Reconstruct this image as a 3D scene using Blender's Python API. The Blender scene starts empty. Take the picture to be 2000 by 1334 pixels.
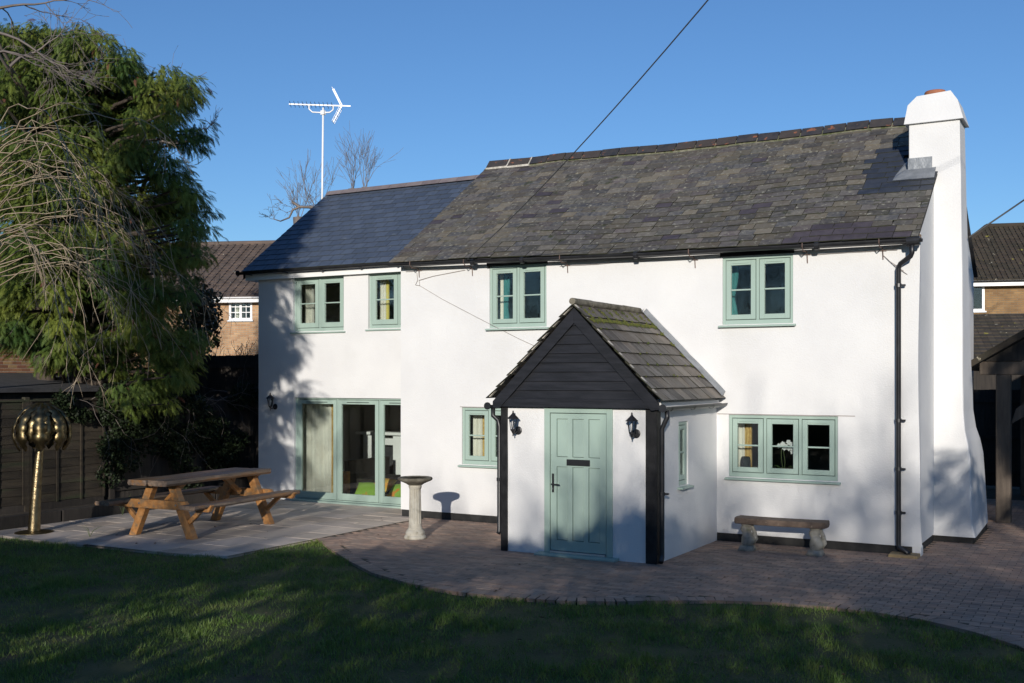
import bpy, bmesh, math, random
import numpy as np
from mathutils import Matrix, Vector, noise
R = math.radians
sc = bpy.context.scene
rng = random.Random(7)
nrg = np.random.default_rng(7)

# ------------------------------------------------------------------ camera
cam_d = bpy.data.cameras.new('camera')
cam = bpy.data.objects.new('camera', cam_d)
sc.collection.objects.link(cam)
cam.location = (0, 0, 2.55)
cam.rotation_euler = (R(90), 0, R(29.7))
cam_d.sensor_width = 36.0
cam_d.lens = 36.0 * 2107 / 2000
cam_d.shift_y = 73 / 2000
cam_d.clip_end = 2000
sc.camera = cam

# ------------------------------------------------------------------ sky and sun
SUN_AZ, SUN_EL = 159.0, 12.9            # azimuth clockwise from +Y, elevation
w = bpy.data.worlds.new('World'); sc.world = w; w.use_nodes = True
nt = w.node_tree
bg = nt.nodes['Background']
sky = nt.nodes.new('ShaderNodeTexSky')
sky.sky_type = 'NISHITA'; sky.sun_disc = False
sky.sun_elevation = R(SUN_EL); sky.sun_rotation = R(SUN_AZ)
sky.altitude = 0.0; sky.air_density = 1.0; sky.dust_density = 0.1; sky.ozone_density = 4.5
tint = nt.nodes.new('ShaderNodeMix'); tint.data_type = 'RGBA'; tint.blend_type = 'MULTIPLY'; tint.inputs[0].default_value = 1.0
tint.inputs[7].default_value = (0.91, 1.0, 1.12, 1)          # clear, slightly polarised winter sky
nt.links.new(sky.outputs[0], tint.inputs[6]); nt.links.new(tint.outputs[2], bg.inputs[0]); bg.inputs[1].default_value = 0.115
sun_d = bpy.data.lights.new('sun', 'SUN'); sun = bpy.data.objects.new('sun', sun_d)
sc.collection.objects.link(sun)
sun_d.energy = 4.6; sun_d.angle = R(0.5); sun_d.color = (1.0, 0.93, 0.84)
sv = Vector((math.sin(R(SUN_AZ)) * math.cos(R(SUN_EL)), math.cos(R(SUN_AZ)) * math.cos(R(SUN_EL)), math.sin(R(SUN_EL))))
sun.rotation_euler = sv.to_track_quat('Z', 'Y').to_euler()
sun.location = sv * 60
sc.view_settings.view_transform = 'Standard'; sc.view_settings.look = 'None'
sc.view_settings.exposure = 0.0; sc.view_settings.gamma = 1.0
sc.render.engine = 'CYCLES'
sc.cycles.max_bounces = 8; sc.cycles.transparent_max_bounces = 24

# ------------------------------------------------------------------ materials
MATS = {}
def mat(name, c1, c2=None, rough=0.7, scale=6.0, detail=4.0, bump=0.0, bscale=60.0, metal=0.0, rand=0.0,
        hue=None, spots=None, spec=0.5, stretch=(1, 1, 1), transl=0.0, lo=0.35, hi=0.65, clear=0.0):
    """Noise between two colours, optional per-piece brightness, a list of per-piece colours, lichen spots and fine bump."""
    m = bpy.data.materials.new(name); m.use_nodes = True; MATS[name] = m
    N, L = m.node_tree.nodes, m.node_tree.links
    b = N['Principled BSDF']; out = N['Material Output']
    b.inputs['Roughness'].default_value = rough; b.inputs['Metallic'].default_value = metal
    b.inputs['Specular IOR Level'].default_value = spec
    b.inputs['Coat Weight'].default_value = clear
    tc = N.new('ShaderNodeTexCoord'); mp = N.new('ShaderNodeMapping')
    mp.inputs['Scale'].default_value = stretch
    geo = N.new('ShaderNodeNewGeometry')
    L.new(geo.outputs['Position'], mp.inputs[0])
    def noise_n(s, d, v=None):
        n = N.new('ShaderNodeTexNoise'); n.inputs['Scale'].default_value = s; n.inputs['Detail'].default_value = d
        L.new(mp.outputs[0], n.inputs['Vector']); return n
    def mix(f, a, c, typ='MIX'):
        x = N.new('ShaderNodeMix'); x.data_type = 'RGBA'; x.blend_type = typ
        if isinstance(f, float): x.inputs[0].default_value = f
        else: L.new(f, x.inputs[0])
        for s, v in ((6, a), (7, c)):
            if isinstance(v, tuple): x.inputs[s].default_value = (*v[:3], 1)
            else: L.new(v, x.inputs[s])
        return x.outputs[2]
    def math_n(op, a, c):
        x = N.new('ShaderNodeMath'); x.operation = op
        for s, v in ((0, a), (1, c)):
            if isinstance(v, (int, float)): x.inputs[s].default_value = v
            else: L.new(v, x.inputs[s])
        return x.outputs[0]
    col = c1
    rnd = None
    if rand or hue:
        oi = N.new('ShaderNodeObjectInfo')
        rnd = math_n('FRACT', math_n('ADD', oi.outputs['Random'], geo.outputs['Random Per Island']), 0)
    if hue:
        cr = N.new('ShaderNodeValToRGB'); cr.color_ramp.interpolation = 'CONSTANT'
        els = cr.color_ramp.elements
        while len(els) < len(hue): els.new(0.5)
        for i, h in enumerate(hue):
            els[i].position = i / len(hue); els[i].color = (*h, 1)
        L.new(rnd, cr.inputs[0]); col = cr.outputs[0]
    if c2:
        n1 = noise_n(scale, detail)
        mr = N.new('ShaderNodeMapRange'); mr.inputs[1].default_value = lo; mr.inputs[2].default_value = hi
        L.new(n1.outputs[0], mr.inputs[0])
        if hue: col = mix(mr.outputs[0], col, mix(0.6, col, c2))
        else: col = mix(mr.outputs[0], c1, c2)
    if rand:
        v = math_n('ADD', math_n('MULTIPLY', math_n('FRACT', math_n('MULTIPLY', rnd, 7.31), 0), 2 * rand), 1 - rand)
        hs = N.new('ShaderNodeHueSaturation'); L.new(v, hs.inputs['Value'])
        if isinstance(col, tuple): hs.inputs['Color'].default_value = (*col, 1)
        else: L.new(col, hs.inputs['Color'])
        col = hs.outputs[0]
    for sp in (spots or []):
        n2 = noise_n(sp[1], 6.0)
        mr = N.new('ShaderNodeMapRange'); mr.inputs[1].default_value = sp[2]; mr.inputs[2].default_value = sp[3]
        L.new(n2.outputs[0], mr.inputs[0])
        col = mix(mr.outputs[0], col, sp[0])
    if isinstance(col, tuple): b.inputs['Base Color'].default_value = (*col[:3], 1)
    else: L.new(col, b.inputs['Base Color'])
    if bump:
        n3 = noise_n(bscale, 5.0); bp = N.new('ShaderNodeBump')
        bp.inputs['Strength'].default_value = 1.0; bp.inputs['Distance'].default_value = bump
        L.new(n3.outputs[0], bp.inputs['Height']); L.new(bp.outputs[0], b.inputs['Normal'])
    if transl:
        t = N.new('ShaderNodeBsdfTranslucent'); ms = N.new('ShaderNodeMixShader'); ms.inputs[0].default_value = transl
        if isinstance(col, tuple): t.inputs[0].default_value = (*col[:3], 1)
        else: L.new(col, t.inputs[0])
        L.new(b.outputs[0], ms.inputs[1]); L.new(t.outputs[0], ms.inputs[2]); L.new(ms.outputs[0], out.inputs[0])
    return m

def glass_mat(name, tint=(0.93, 0.96, 0.95), boost=1.0, wob=0.0):
    m = bpy.data.materials.new(name); m.use_nodes = True; MATS[name] = m
    N, L = m.node_tree.nodes, m.node_tree.links
    N.remove(N['Principled BSDF'])
    t = N.new('ShaderNodeBsdfTransparent'); t.inputs[0].default_value = (*tint, 1)
    g = N.new('ShaderNodeBsdfGlossy'); g.inputs['Roughness'].default_value = 0.01
    fr = N.new('ShaderNodeFresnel'); fr.inputs[0].default_value = 1.5
    mu = N.new('ShaderNodeMath'); mu.operation = 'MULTIPLY'; mu.inputs[1].default_value = boost; mu.use_clamp = True
    L.new(fr.outputs[0], mu.inputs[0])
    if wob:
        n = N.new('ShaderNodeTexNoise'); n.inputs['Scale'].default_value = 3.0
        bp = N.new('ShaderNodeBump'); bp.inputs['Distance'].default_value = wob
        L.new(n.outputs[0], bp.inputs['Height']); L.new(bp.outputs[0], g.inputs['Normal'])
    ms = N.new('ShaderNodeMixShader')
    L.new(mu.outputs[0], ms.inputs[0]); L.new(t.outputs[0], ms.inputs[1]); L.new(g.outputs[0], ms.inputs[2])
    L.new(ms.outputs[0], N['Material Output'].inputs[0])
    return m

mat('render_white', (0.685, 0.685, 0.675), (0.64, 0.64, 0.635), rough=0.9, scale=1.3, bump=0.0045, bscale=45, spec=0.2,
    spots=[((0.58, 0.58, 0.56), 0.7, 0.60, 0.85)])
mat('fascia_white', (0.78, 0.78, 0.77), rough=0.5)
mat('sage', (0.33, 0.43, 0.375), (0.31, 0.41, 0.355), rough=0.42, scale=4, bump=0.0008, bscale=160, stretch=(1, 1, 0.4), spots=[((0.25, 0.335, 0.295), 2.6, 0.56, 0.80)])
mat('black_timber', (0.007, 0.007, 0.008), (0.018, 0.018, 0.019), rough=0.6, spec=0.3, scale=9, bump=0.004, bscale=60, stretch=(1, 1, 1))
mat('black_board', (0.007, 0.008, 0.011), (0.015, 0.016, 0.021), rough=0.5, spec=0.35, scale=7, bump=0.003, bscale=45, stretch=(0.35, 1, 3), rand=0.15)
mat('plinth_black', (0.012, 0.012, 0.012), (0.028, 0.027, 0.025), rough=0.75, scale=8, bump=0.004, bscale=50)
mat('black_plastic', (0.012, 0.012, 0.014), (0.022, 0.023, 0.026), rough=0.38, scale=5)
mat('old_slate', (0.2, 0.2, 0.2), (0.15, 0.14, 0.12), rough=0.72, scale=13, bump=0.004, bscale=45, rand=0.32,
    hue=[(0.070, 0.065, 0.062), (0.088, 0.076, 0.061), (0.115, 0.096, 0.066), (0.052, 0.053, 0.058), (0.078, 0.064, 0.064),
         (0.098, 0.088, 0.073), (0.068, 0.065, 0.055), (0.084, 0.076, 0.074), (0.125, 0.108, 0.078), (0.060, 0.056, 0.055)],
    spots=[((0.27, 0.26, 0.21), 15, 0.60, 0.70), ((0.035, 0.042, 0.014), 4.5, 0.62, 0.74)])
mat('slate_edge', (0.020, 0.020, 0.016), (0.030, 0.034, 0.014), rough=0.95, scale=6)  # dark mossy edge faces, also standing in for shadow lines between courses
mat('purple_slate', (0.052, 0.043, 0.050), (0.072, 0.060, 0.068), rough=0.6, scale=9, bump=0.003, bscale=50, rand=0.2)
mat('new_slate', (0.060, 0.078, 0.115), (0.075, 0.094, 0.13), rough=0.45, scale=9, bump=0.002, bscale=60, rand=0.15, spots=[((0.13, 0.15, 0.17), 7, 0.66, 0.76)])
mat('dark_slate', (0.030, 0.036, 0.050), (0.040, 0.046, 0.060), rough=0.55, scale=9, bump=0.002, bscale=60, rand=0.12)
mat('porch_slate', (0.1, 0.09, 0.08), (0.20, 0.185, 0.165), rough=0.62, scale=7, bump=0.005, bscale=40, rand=0.3, stretch=(0.6, 2.4, 0.6),
    hue=[(0.085, 0.068, 0.054), (0.115, 0.093, 0.072), (0.070, 0.060, 0.052), (0.135, 0.108, 0.080)],
    spots=[((0.04, 0.055, 0.015), 5, 0.66, 0.78)])
mat('moss', (0.05, 0.07, 0.012), (0.12, 0.12, 0.02), rough=0.95, scale=14, bump=0.02, bscale=70)
mat('ridge_clay', (0.1, 0.08, 0.07), (0.06, 0.05, 0.045), rough=0.7, scale=8, bump=0.004, bscale=40,
    hue=[(0.024, 0.026, 0.034), (0.038, 0.034, 0.034), (0.028, 0.029, 0.034), (0.022, 0.024, 0.030), (0.045, 0.036, 0.032)],
    spots=[((0.22, 0.085, 0.045), 7, 0.63, 0.68)])
mat('ridge_new', (0.16, 0.13, 0.135), (0.20, 0.17, 0.165), rough=0.7, scale=6, rand=0.08)
mat('mortar', (0.55, 0.52, 0.46), (0.35, 0.33, 0.28), rough=0.95, scale=12, bump=0.01, bscale=40)
mat('old_mortar', (0.20, 0.19, 0.14), (0.06, 0.075, 0.025), rough=0.95, scale=9, bump=0.012, bscale=30)
mat('lead', (0.20, 0.215, 0.23), (0.28, 0.295, 0.31), rough=0.45, scale=7, metal=0.3, bump=0.012, bscale=9)
mat('terracotta', (0.36, 0.13, 0.06), (0.26, 0.10, 0.05), rough=0.8, scale=9)
mat('brick_old', (0.3, 0.2, 0.14), (0.24, 0.16, 0.10), rough=0.9, scale=20, bump=0.005, bscale=60,
    hue=[(0.30, 0.16, 0.085), (0.34, 0.20, 0.11), (0.24, 0.12, 0.07), (0.33, 0.24, 0.12)], spots=[((0.15, 0.16, 0.06), 8, 0.6, 0.7)])
mat('brick_shed', (0.3, 0.2, 0.14), (0.20, 0.11, 0.06), rough=0.9, scale=14, bump=0.005, bscale=60, rand=0.15,
    hue=[(0.26, 0.115, 0.07), (0.30, 0.15, 0.085), (0.22, 0.09, 0.06), (0.33, 0.22, 0.11)])
mat('paver', (0.2, 0.15, 0.13), (0.24, 0.185, 0.15), rough=0.85, scale=3.0, bump=0.004, bscale=140, rand=0.14,
    hue=[(0.38, 0.252, 0.185), (0.43, 0.28, 0.20), (0.335, 0.245, 0.19), (0.39, 0.275, 0.205), (0.30, 0.21, 0.16)],
    spots=[((0.42, 0.37, 0.32), 1.1, 0.62, 0.85), ((0.15, 0.125, 0.105), 2.2, 0.60, 0.85)])
mat('joint_sand', (0.06, 0.05, 0.04), (0.035, 0.04, 0.02), rough=1.0, scale=5)
mat('slab', (0.3, 0.28, 0.26), (0.37, 0.32, 0.27), rough=0.8, scale=1.4, bump=0.005, bscale=45, rand=0.12,
    hue=[(0.52, 0.445, 0.37), (0.57, 0.485, 0.40), (0.47, 0.41, 0.36), (0.49, 0.40, 0.32), (0.54, 0.465, 0.40)],
    spots=[((0.23, 0.205, 0.175), 1.7, 0.58, 0.82)])
mat('soil', (0.04, 0.03, 0.02), (0.065, 0.05, 0.035), rough=1.0, scale=6, bump=0.03, bscale=14)
mat('lawn_base', (0.06, 0.075, 0.02), (0.09, 0.095, 0.035), rough=1.0, scale=2.2, bump=0.02, bscale=40,
    spots=[((0.05, 0.042, 0.024), 1.6, 0.58, 0.72)])
mat('grass', (0.098, 0.185, 0.033), (0.172, 0.24, 0.052), rough=0.55, scale=1.1, rand=0.3, transl=0.25,
    spots=[((0.17, 0.16, 0.06), 2.2, 0.58, 0.75)])
mat('ground', (0.05, 0.06, 0.025), (0.08, 0.08, 0.04), rough=1.0, scale=0.4)
mat('cypress', (0.048, 0.095, 0.020), (0.165, 0.195, 0.030), rough=0.6, scale=1.1, rand=0.35, transl=0.22, spec=0.3)
mat('dark_leaf', (0.028, 0.05, 0.014), (0.045, 0.07, 0.02), rough=0.5, scale=2, rand=0.4, transl=0.15)
mat('bronze_leaf', (0.05, 0.06, 0.022), (0.16, 0.075, 0.025), rough=0.4, scale=3, rand=0.3, transl=0.15)
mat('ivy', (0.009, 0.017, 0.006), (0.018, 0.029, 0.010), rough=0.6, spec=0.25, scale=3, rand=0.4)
mat('bark', (0.045, 0.034, 0.026), (0.075, 0.058, 0.045), rough=0.95, scale=12, bump=0.015, bscale=22, stretch=(1, 1, 0.3))
mat('twig_pale', (0.27, 0.21, 0.145), (0.38, 0.31, 0.22), rough=0.8, scale=3)
mat('twig_grey', (0.13, 0.11, 0.10), (0.19, 0.16, 0.14), rough=0.85, scale=3)
mat('dead_frond', (0.13, 0.045, 0.025), (0.09, 0.035, 0.02), rough=0.8, scale=3)
mat('wood_orange', (0.33, 0.145, 0.040), (0.46, 0.225, 0.075), rough=0.5, scale=5, bump=0.003, bscale=40, stretch=(3, 0.6, 3), rand=0.12, spots=[((0.20, 0.125, 0.065), 3.0, 0.50, 0.64)])
mat('wood_grey', (0.10, 0.072, 0.053), (0.20, 0.145, 0.105), rough=0.4, scale=6, bump=0.008, bscale=26, stretch=(4, 0.4, 4), rand=0.08,
    spots=[((0.27, 0.135, 0.05), 2.2, 0.52, 0.66)])
mat('wood_fence', (0.026, 0.020, 0.014), (0.050, 0.039, 0.025), rough=0.9, scale=4, bump=0.006, bscale=25, stretch=(4, 0.5, 4), rand=0.25,
    spots=[((0.035, 0.045, 0.02), 1.4, 0.58, 0.75)])
mat('wood_feather', (0.026, 0.022, 0.019), (0.042, 0.035, 0.029), rough=0.9, scale=5, bump=0.004, bscale=25, stretch=(4, 4, 0.4), rand=0.25)
mat('oak', (0.075, 0.058, 0.044), (0.115, 0.09, 0.068), rough=0.8, scale=5, bump=0.004, bscale=30, stretch=(3, 3, 0.4))
mat('steel_bolt', (0.5, 0.5, 0.5), rough=0.4, metal=1.0)
mat('stone_white', (0.50, 0.46, 0.37), (0.60, 0.57, 0.48), rough=0.9, scale=9, bump=0.005, bscale=70,
    spots=[((0.27, 0.24, 0.17), 6, 0.58, 0.72)])
mat('stone_dark', (0.13, 0.115, 0.085), (0.22, 0.20, 0.155), rough=0.9, scale=10, bump=0.012, bscale=40,
    spots=[((0.075, 0.07, 0.045), 6, 0.50, 0.65)])
mat('stone_grey', (0.36, 0.34, 0.29), (0.27, 0.255, 0.215), rough=0.95, scale=14, bump=0.008, bscale=60,
    spots=[((0.16, 0.17, 0.075), 5, 0.60, 0.74), ((0.17, 0.155, 0.13), 9, 0.58, 0.7)])
mat('stone_top', (0.16, 0.115, 0.085), (0.10, 0.072, 0.055), rough=0.95, scale=12, bump=0.008, bscale=60,
    spots=[((0.30, 0.24, 0.18), 20, 0.66, 0.74)])
mat('water', (0.06, 0.07, 0.07), rough=0.05)
mat('brass', (0.40, 0.32, 0.19), (0.24, 0.18, 0.10), rough=0.36, scale=14, metal=1.0, bump=0.006, bscale=38)
mat('brass_dark', (0.24, 0.19, 0.10), (0.12, 0.09, 0.048), rough=0.40, scale=9, metal=1.0, bump=0.003, bscale=30)
mat('iron_black', (0.018, 0.018, 0.02), rough=0.4, metal=0.0)
mat('alu', (0.72, 0.72, 0.74), rough=0.32, metal=1.0)
mat('alu_white', (0.80, 0.80, 0.80), rough=0.4)
mat('cable', (0.06, 0.06, 0.06), rough=0.7)
mat('fallen_leaf', (0.16, 0.10, 0.045), (0.09, 0.055, 0.03), rough=0.8, scale=9, rand=0.35)
mat('wire_grey', (0.30, 0.27, 0.25), rough=0.7)
mat('rust', (0.16, 0.10, 0.08), (0.10, 0.07, 0.06), rough=0.9, scale=20)
mat('room', (0.30, 0.275, 0.24), rough=0.9)
mat('room_dark', (0.10, 0.09, 0.08), rough=0.9)
mat('curtain_cream', (0.72, 0.70, 0.62), (0.66, 0.63, 0.55), rough=0.9, scale=3)
mat('curtain_gold', (0.42, 0.24, 0.07), (0.55, 0.40, 0.15), rough=0.9, scale=22)
mat('curtain_yellow', (0.62, 0.52, 0.13), rough=0.9)
mat('curtain_teal', (0.035, 0.17, 0.17), (0.055, 0.23, 0.22), rough=0.9, scale=6)
mat('cushion_green', (0.30, 0.50, 0.07), (0.24, 0.42, 0.05), rough=0.9, scale=5, spots=[((0.66, 0.26, 0.04), 4, 0.56, 0.6)])
mat('cushion_orange', (0.70, 0.30, 0.05), (0.62, 0.42, 0.08), rough=0.9, scale=9)
mat('petal', (0.85, 0.85, 0.84), rough=0.7, transl=0.2)
mat('orchid_leaf', (0.05, 0.09, 0.03), rough=0.35)
mat('speaker_cloth', (0.022, 0.025, 0.032), rough=0.85)
mat('cream_pot', (0.6, 0.56, 0.48), rough=0.5)
mat('upvc', (0.80, 0.80, 0.80), rough=0.35)
mat('tile_brown', (0.115, 0.083, 0.066), (0.085, 0.065, 0.055), rough=0.9, scale=2, rand=0.22, bump=0.004, bscale=40,
    spots=[((0.36, 0.34, 0.28), 5.5, 0.70, 0.72)])
mat('tile_mossy', (0.058, 0.043, 0.031), (0.042, 0.036, 0.024), rough=0.95, scale=2, rand=0.25, bump=0.006, bscale=30,
    spots=[((0.42, 0.38, 0.28), 4.2, 0.69, 0.71), ((0.22, 0.20, 0.04), 2.6, 0.68, 0.72)])
mat('felt', (0.035, 0.036, 0.04), (0.055, 0.055, 0.06), rough=0.95, scale=5, bump=0.004, bscale=60)
mat('green_stem', (0.10, 0.14, 0.05), rough=0.6)
glass_mat('glass', boost=1.5, wob=0.0015)
glass_mat('lamp_glass', tint=(0.9, 0.9, 0.9), boost=1.3)

def brick_mat(name, cols, mortar, bw=0.225, bh=0.075, rot=0.0):
    """Brickwork on a far wall, laid in the wall's own metres (object coordinates)."""
    m = bpy.data.materials.new(name); m.use_nodes = True; MATS[name] = m
    N, L = m.node_tree.nodes, m.node_tree.links; b = N['Principled BSDF']; b.inputs['Roughness'].default_value = 0.9
    tc = N.new('ShaderNodeTexCoord'); sx = N.new('ShaderNodeSeparateXYZ'); cx = N.new('ShaderNodeCombineXYZ')
    L.new(tc.outputs['Object'], sx.inputs[0])
    ad = N.new('ShaderNodeMath'); ad.operation = 'ADD'
    L.new(sx.outputs[0], ad.inputs[0]); L.new(sx.outputs[1], ad.inputs[1])
    L.new(ad.outputs[0], cx.inputs[0]); L.new(sx.outputs[2], cx.inputs[1])
    br = N.new('ShaderNodeTexBrick'); br.inputs['Scale'].default_value = 1.0
    br.inputs['Brick Width'].default_value = bw; br.inputs['Row Height'].default_value = bh
    br.inputs['Mortar Size'].default_value = 0.006
    br.inputs['Color1'].default_value = (*cols[0], 1); br.inputs['Color2'].default_value = (*cols[1], 1)
    br.inputs['Mortar'].default_value = (*mortar, 1)
    L.new(cx.outputs[0], br.inputs['Vector'])
    nz = N.new('ShaderNodeTexNoise'); nz.inputs['Scale'].default_value = 1.6; L.new(tc.outputs['Object'], nz.inputs['Vector'])
    mx = N.new('ShaderNodeMix'); mx.data_type = 'RGBA'; mx.blend_type = 'MULTIPLY'; mx.inputs[0].default_value = 0.7
    cr = N.new('ShaderNodeValToRGB'); cr.color_ramp.elements[0].position = 0.3; cr.color_ramp.elements[0].color = (0.6, 0.55, 0.5, 1)
    cr.color_ramp.elements[1].position = 0.65; cr.color_ramp.elements[1].color = (1.1, 1.05, 1, 1)
    L.new(nz.outputs[0], cr.inputs[0]); L.new(br.outputs[0], mx.inputs[6]); L.new(cr.outputs[0], mx.inputs[7])
    L.new(mx.outputs[2], b.inputs['Base Color'])
    bp = N.new('ShaderNodeBump'); bp.inputs['Distance'].default_value = 0.008; bp.invert = True
    L.new(br.outputs['Fac'], bp.inputs['Height']); L.new(bp.outputs[0], b.inputs['Normal'])
brick_mat('brick_far', [(0.50, 0.33, 0.19), (0.38, 0.22, 0.12)], (0.50, 0.44, 0.34))
brick_mat('brick_dark', [(0.32, 0.20, 0.09), (0.22, 0.13, 0.06)], (0.28, 0.23, 0.16))

# ------------------------------------------------------------------ mesh helpers
col = sc.collection
ROOTLOC = {}
class MB:
    """Collects shapes into one mesh. tf maps local to world coordinates."""
    def __init__(s, tf=None): s.v = []; s.f = []; s.tf = tf
    def add(s, vs, fs):
        o = len(s.v)
        if s.tf is not None: vs = [tuple(s.tf @ Vector(p)) for p in vs]
        s.v += [tuple(p) for p in vs]; s.f += [tuple(i + o for i in f) for f in fs]; return s
    def box(s, x0, x1, y0, y1, z0, z1):
        return s.add([(x0, y0, z0), (x1, y0, z0), (x1, y1, z0), (x0, y1, z0), (x0, y0, z1), (x1, y0, z1), (x1, y1, z1), (x0, y1, z1)],
                     [(0, 3, 2, 1), (4, 5, 6, 7), (0, 1, 5, 4), (1, 2, 6, 5), (2, 3, 7, 6), (3, 0, 4, 7)])
    def hexa(s, p):   # eight corners, bottom four then top four
        return s.add(p, [(0, 3, 2, 1), (4, 5, 6, 7), (0, 1, 5, 4), (1, 2, 6, 5), (2, 3, 7, 6), (3, 0, 4, 7)])
    def prism(s, poly, vec):
        n = len(poly); v = [Vector(p) for p in poly]; e = Vector(vec)
        return s.add([tuple(p) for p in v] + [tuple(p + e) for p in v],
                     [tuple(range(n - 1, -1, -1)), tuple(range(n, 2 * n))] + [(i, (i + 1) % n, n + (i + 1) % n, n + i) for i in range(n)])
    def bar(s, a, b, w, h, up=(0, 0, 1)):
        a, b, up = Vector(a), Vector(b), Vector(up); d = (b - a).normalized()
        sd = d.cross(up).normalized(); u = sd.cross(d).normalized(); sd *= w / 2; u *= h / 2
        return s.hexa([a - sd - u, a + sd - u, b + sd - u, b - sd - u, a - sd + u, a + sd + u, b + sd + u, b - sd + u])
    def tube(s, path, rad, n=8, cap=True):
        P = [Vector(p) for p in path]; m = len(P)
        if not hasattr(rad, '__len__'): rad = [rad] * m
        vs, fs = [], []; prev = None
        for i, p in enumerate(P):
            d = (P[min(i + 1, m - 1)] - P[max(i - 1, 0)]).normalized()
            if prev is None:
                a = Vector((0, 0, 1)) if abs(d.z) < 0.9 else Vector((1, 0, 0)); u = d.cross(a).normalized()
            else:
                u = prev - d * prev.dot(d)
                u = u.normalized() if u.length > 1e-6 else d.orthogonal().normalized()
            prev = u; v = d.cross(u)
            for k in range(n):
                t = 2 * math.pi * k / n; vs.append(p + (u * math.cos(t) + v * math.sin(t)) * rad[i])
        for i in range(m - 1):
            for k in range(n):
                fs.append((i * n + k, i * n + (k + 1) % n, (i + 1) * n + (k + 1) % n, (i + 1) * n + k))
        if cap: fs += [tuple(range(n - 1, -1, -1)), tuple(range((m - 1) * n, m * n))]
        return s.add(vs, fs)
    def lathe(s, prof, n=24, c=(0, 0, 0), f=None):
        vs, fs = [], []; m = len(prof)
        for i, (r, z) in enumerate(prof):
            for k in range(n):
                t = 2 * math.pi * k / n; rr = r if f is None else f(r, z, t, i)
                vs.append((c[0] + rr * math.cos(t), c[1] + rr * math.sin(t), c[2] + z))
        for i in range(m - 1):
            for k in range(n):
                fs.append((i * n + k, i * n + (k + 1) % n, (i + 1) * n + (k + 1) % n, (i + 1) * n + k))
        fs += [tuple(range(n - 1, -1, -1)), tuple(range((m - 1) * n, m * n))]
        return s.add(vs, fs)
    def sweep(s, prof, path, side, up):   # closed 2-D profile (a along side, b along up) carried along path
        n = len(prof); side, up = Vector(side), Vector(up); vs, fs = [], []
        for p in path:
            for a, b in prof: vs.append(Vector(p) + side * a + up * b)
        for i in range(len(path) - 1):
            for k in range(n): fs.append((i * n + k, i * n + (k + 1) % n, (i + 1) * n + (k + 1) % n, (i + 1) * n + k))
        fs += [tuple(range(n - 1, -1, -1)), tuple(range((len(path) - 1) * n, len(path) * n))]
        return s.add(vs, fs)
    def grid(s, fn, nu, nv, closed=False):
        vs = [fn(i / nu, j / nv) for i in range(nu + 1) for j in range(nv + 1)]
        fs = [(i * (nv + 1) + j, (i + 1) * (nv + 1) + j, (i + 1) * (nv + 1) + j + 1, i * (nv + 1) + j + 1) for i in range(nu) for j in range(nv)]
        return s.add(vs, fs)
    def mesh(s, name, m, smooth=False, bevel=0.0, seg=1, fixn=True):
        me = bpy.data.meshes.new(name); me.from_pydata(s.v, [], s.f)
        if fixn or bevel:
            bm = bmesh.new(); bm.from_mesh(me)
            if fixn: bmesh.ops.recalc_face_normals(bm, faces=bm.faces)
            if bevel: bmesh.ops.bevel(bm, geom=list(bm.edges), offset=bevel, segments=seg, affect='EDGES', profile=0.6)
            bm.to_mesh(me); bm.free()
        if smooth:
            me.polygons.foreach_set('use_smooth', [True] * len(me.polygons))
        me.materials.append(MATS[m] if isinstance(m, str) else m); return me
    def build(s, name, m, parent=None, **k):
        return link(name, s.mesh(name, m, **k), parent)

def link(name, me, parent=None, M=None):
    o = bpy.data.objects.new(name, me); col.objects.link(o)
    if parent is not None:
        o.parent = parent
        if parent in ROOTLOC: o.matrix_parent_inverse = ROOTLOC[parent]
    if M is not None: o.matrix_basis = M
    return o
def tag(o, label=None, cat=None, group=None, kind=None):
    for k, v in (('label', label), ('category', cat), ('group', group), ('kind', kind)):
        if v: o[k] = v
    return o
def thing(name, label, cat, loc, group=None):
    o = bpy.data.objects.new(name, None); col.objects.link(o); o.location = loc; o.empty_display_size = 0.2
    ROOTLOC[o] = Matrix.Translation(-Vector(loc)); return tag(o, label, cat, group)
def np_mesh(name, V, F, m, smooth=False):
    """V (n,3) and F (k,3 or k,4) numpy arrays to a mesh."""
    me = bpy.data.meshes.new(name); V = np.asarray(V, np.float32); F = np.asarray(F, np.int32); k = F.shape[1]
    me.vertices.add(len(V)); me.vertices.foreach_set('co', V.ravel())
    me.loops.add(F.size); me.loops.foreach_set('vertex_index', F.ravel())
    me.polygons.add(len(F)); me.polygons.foreach_set('loop_start', np.arange(0, F.size, k, dtype=np.int32))
    me.update(calc_edges=True)
    if smooth: me.polygons.foreach_set('use_smooth', np.ones(len(F), bool))
    me.materials.append(MATS[m]); return me
def nz(x, y, z=0.0): return noise.noise((x, y, z))
CAMP = Vector((0, 0, 2.55))
def split_pieces(items, name, mesh_of, parent, m, keep=300):
    """items: list of (matrix, weight). The nearest `keep` become objects, the rest one joined part."""
    items = sorted(items, key=lambda t: t[1])
    for M, _ in items[:keep]: link(name, mesh_of, parent, M)
    rest = items[keep:]
    if rest:
        vs = [v.co.copy() for v in mesh_of.vertices]; fs = [tuple(p.vertices) for p in mesh_of.polygons]
        mb = MB()
        for M, _ in rest: mb.add([M @ v for v in vs], fs)
        tag(mb.build(name + '_field', m, parent, fixn=False), kind='stuff')
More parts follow.
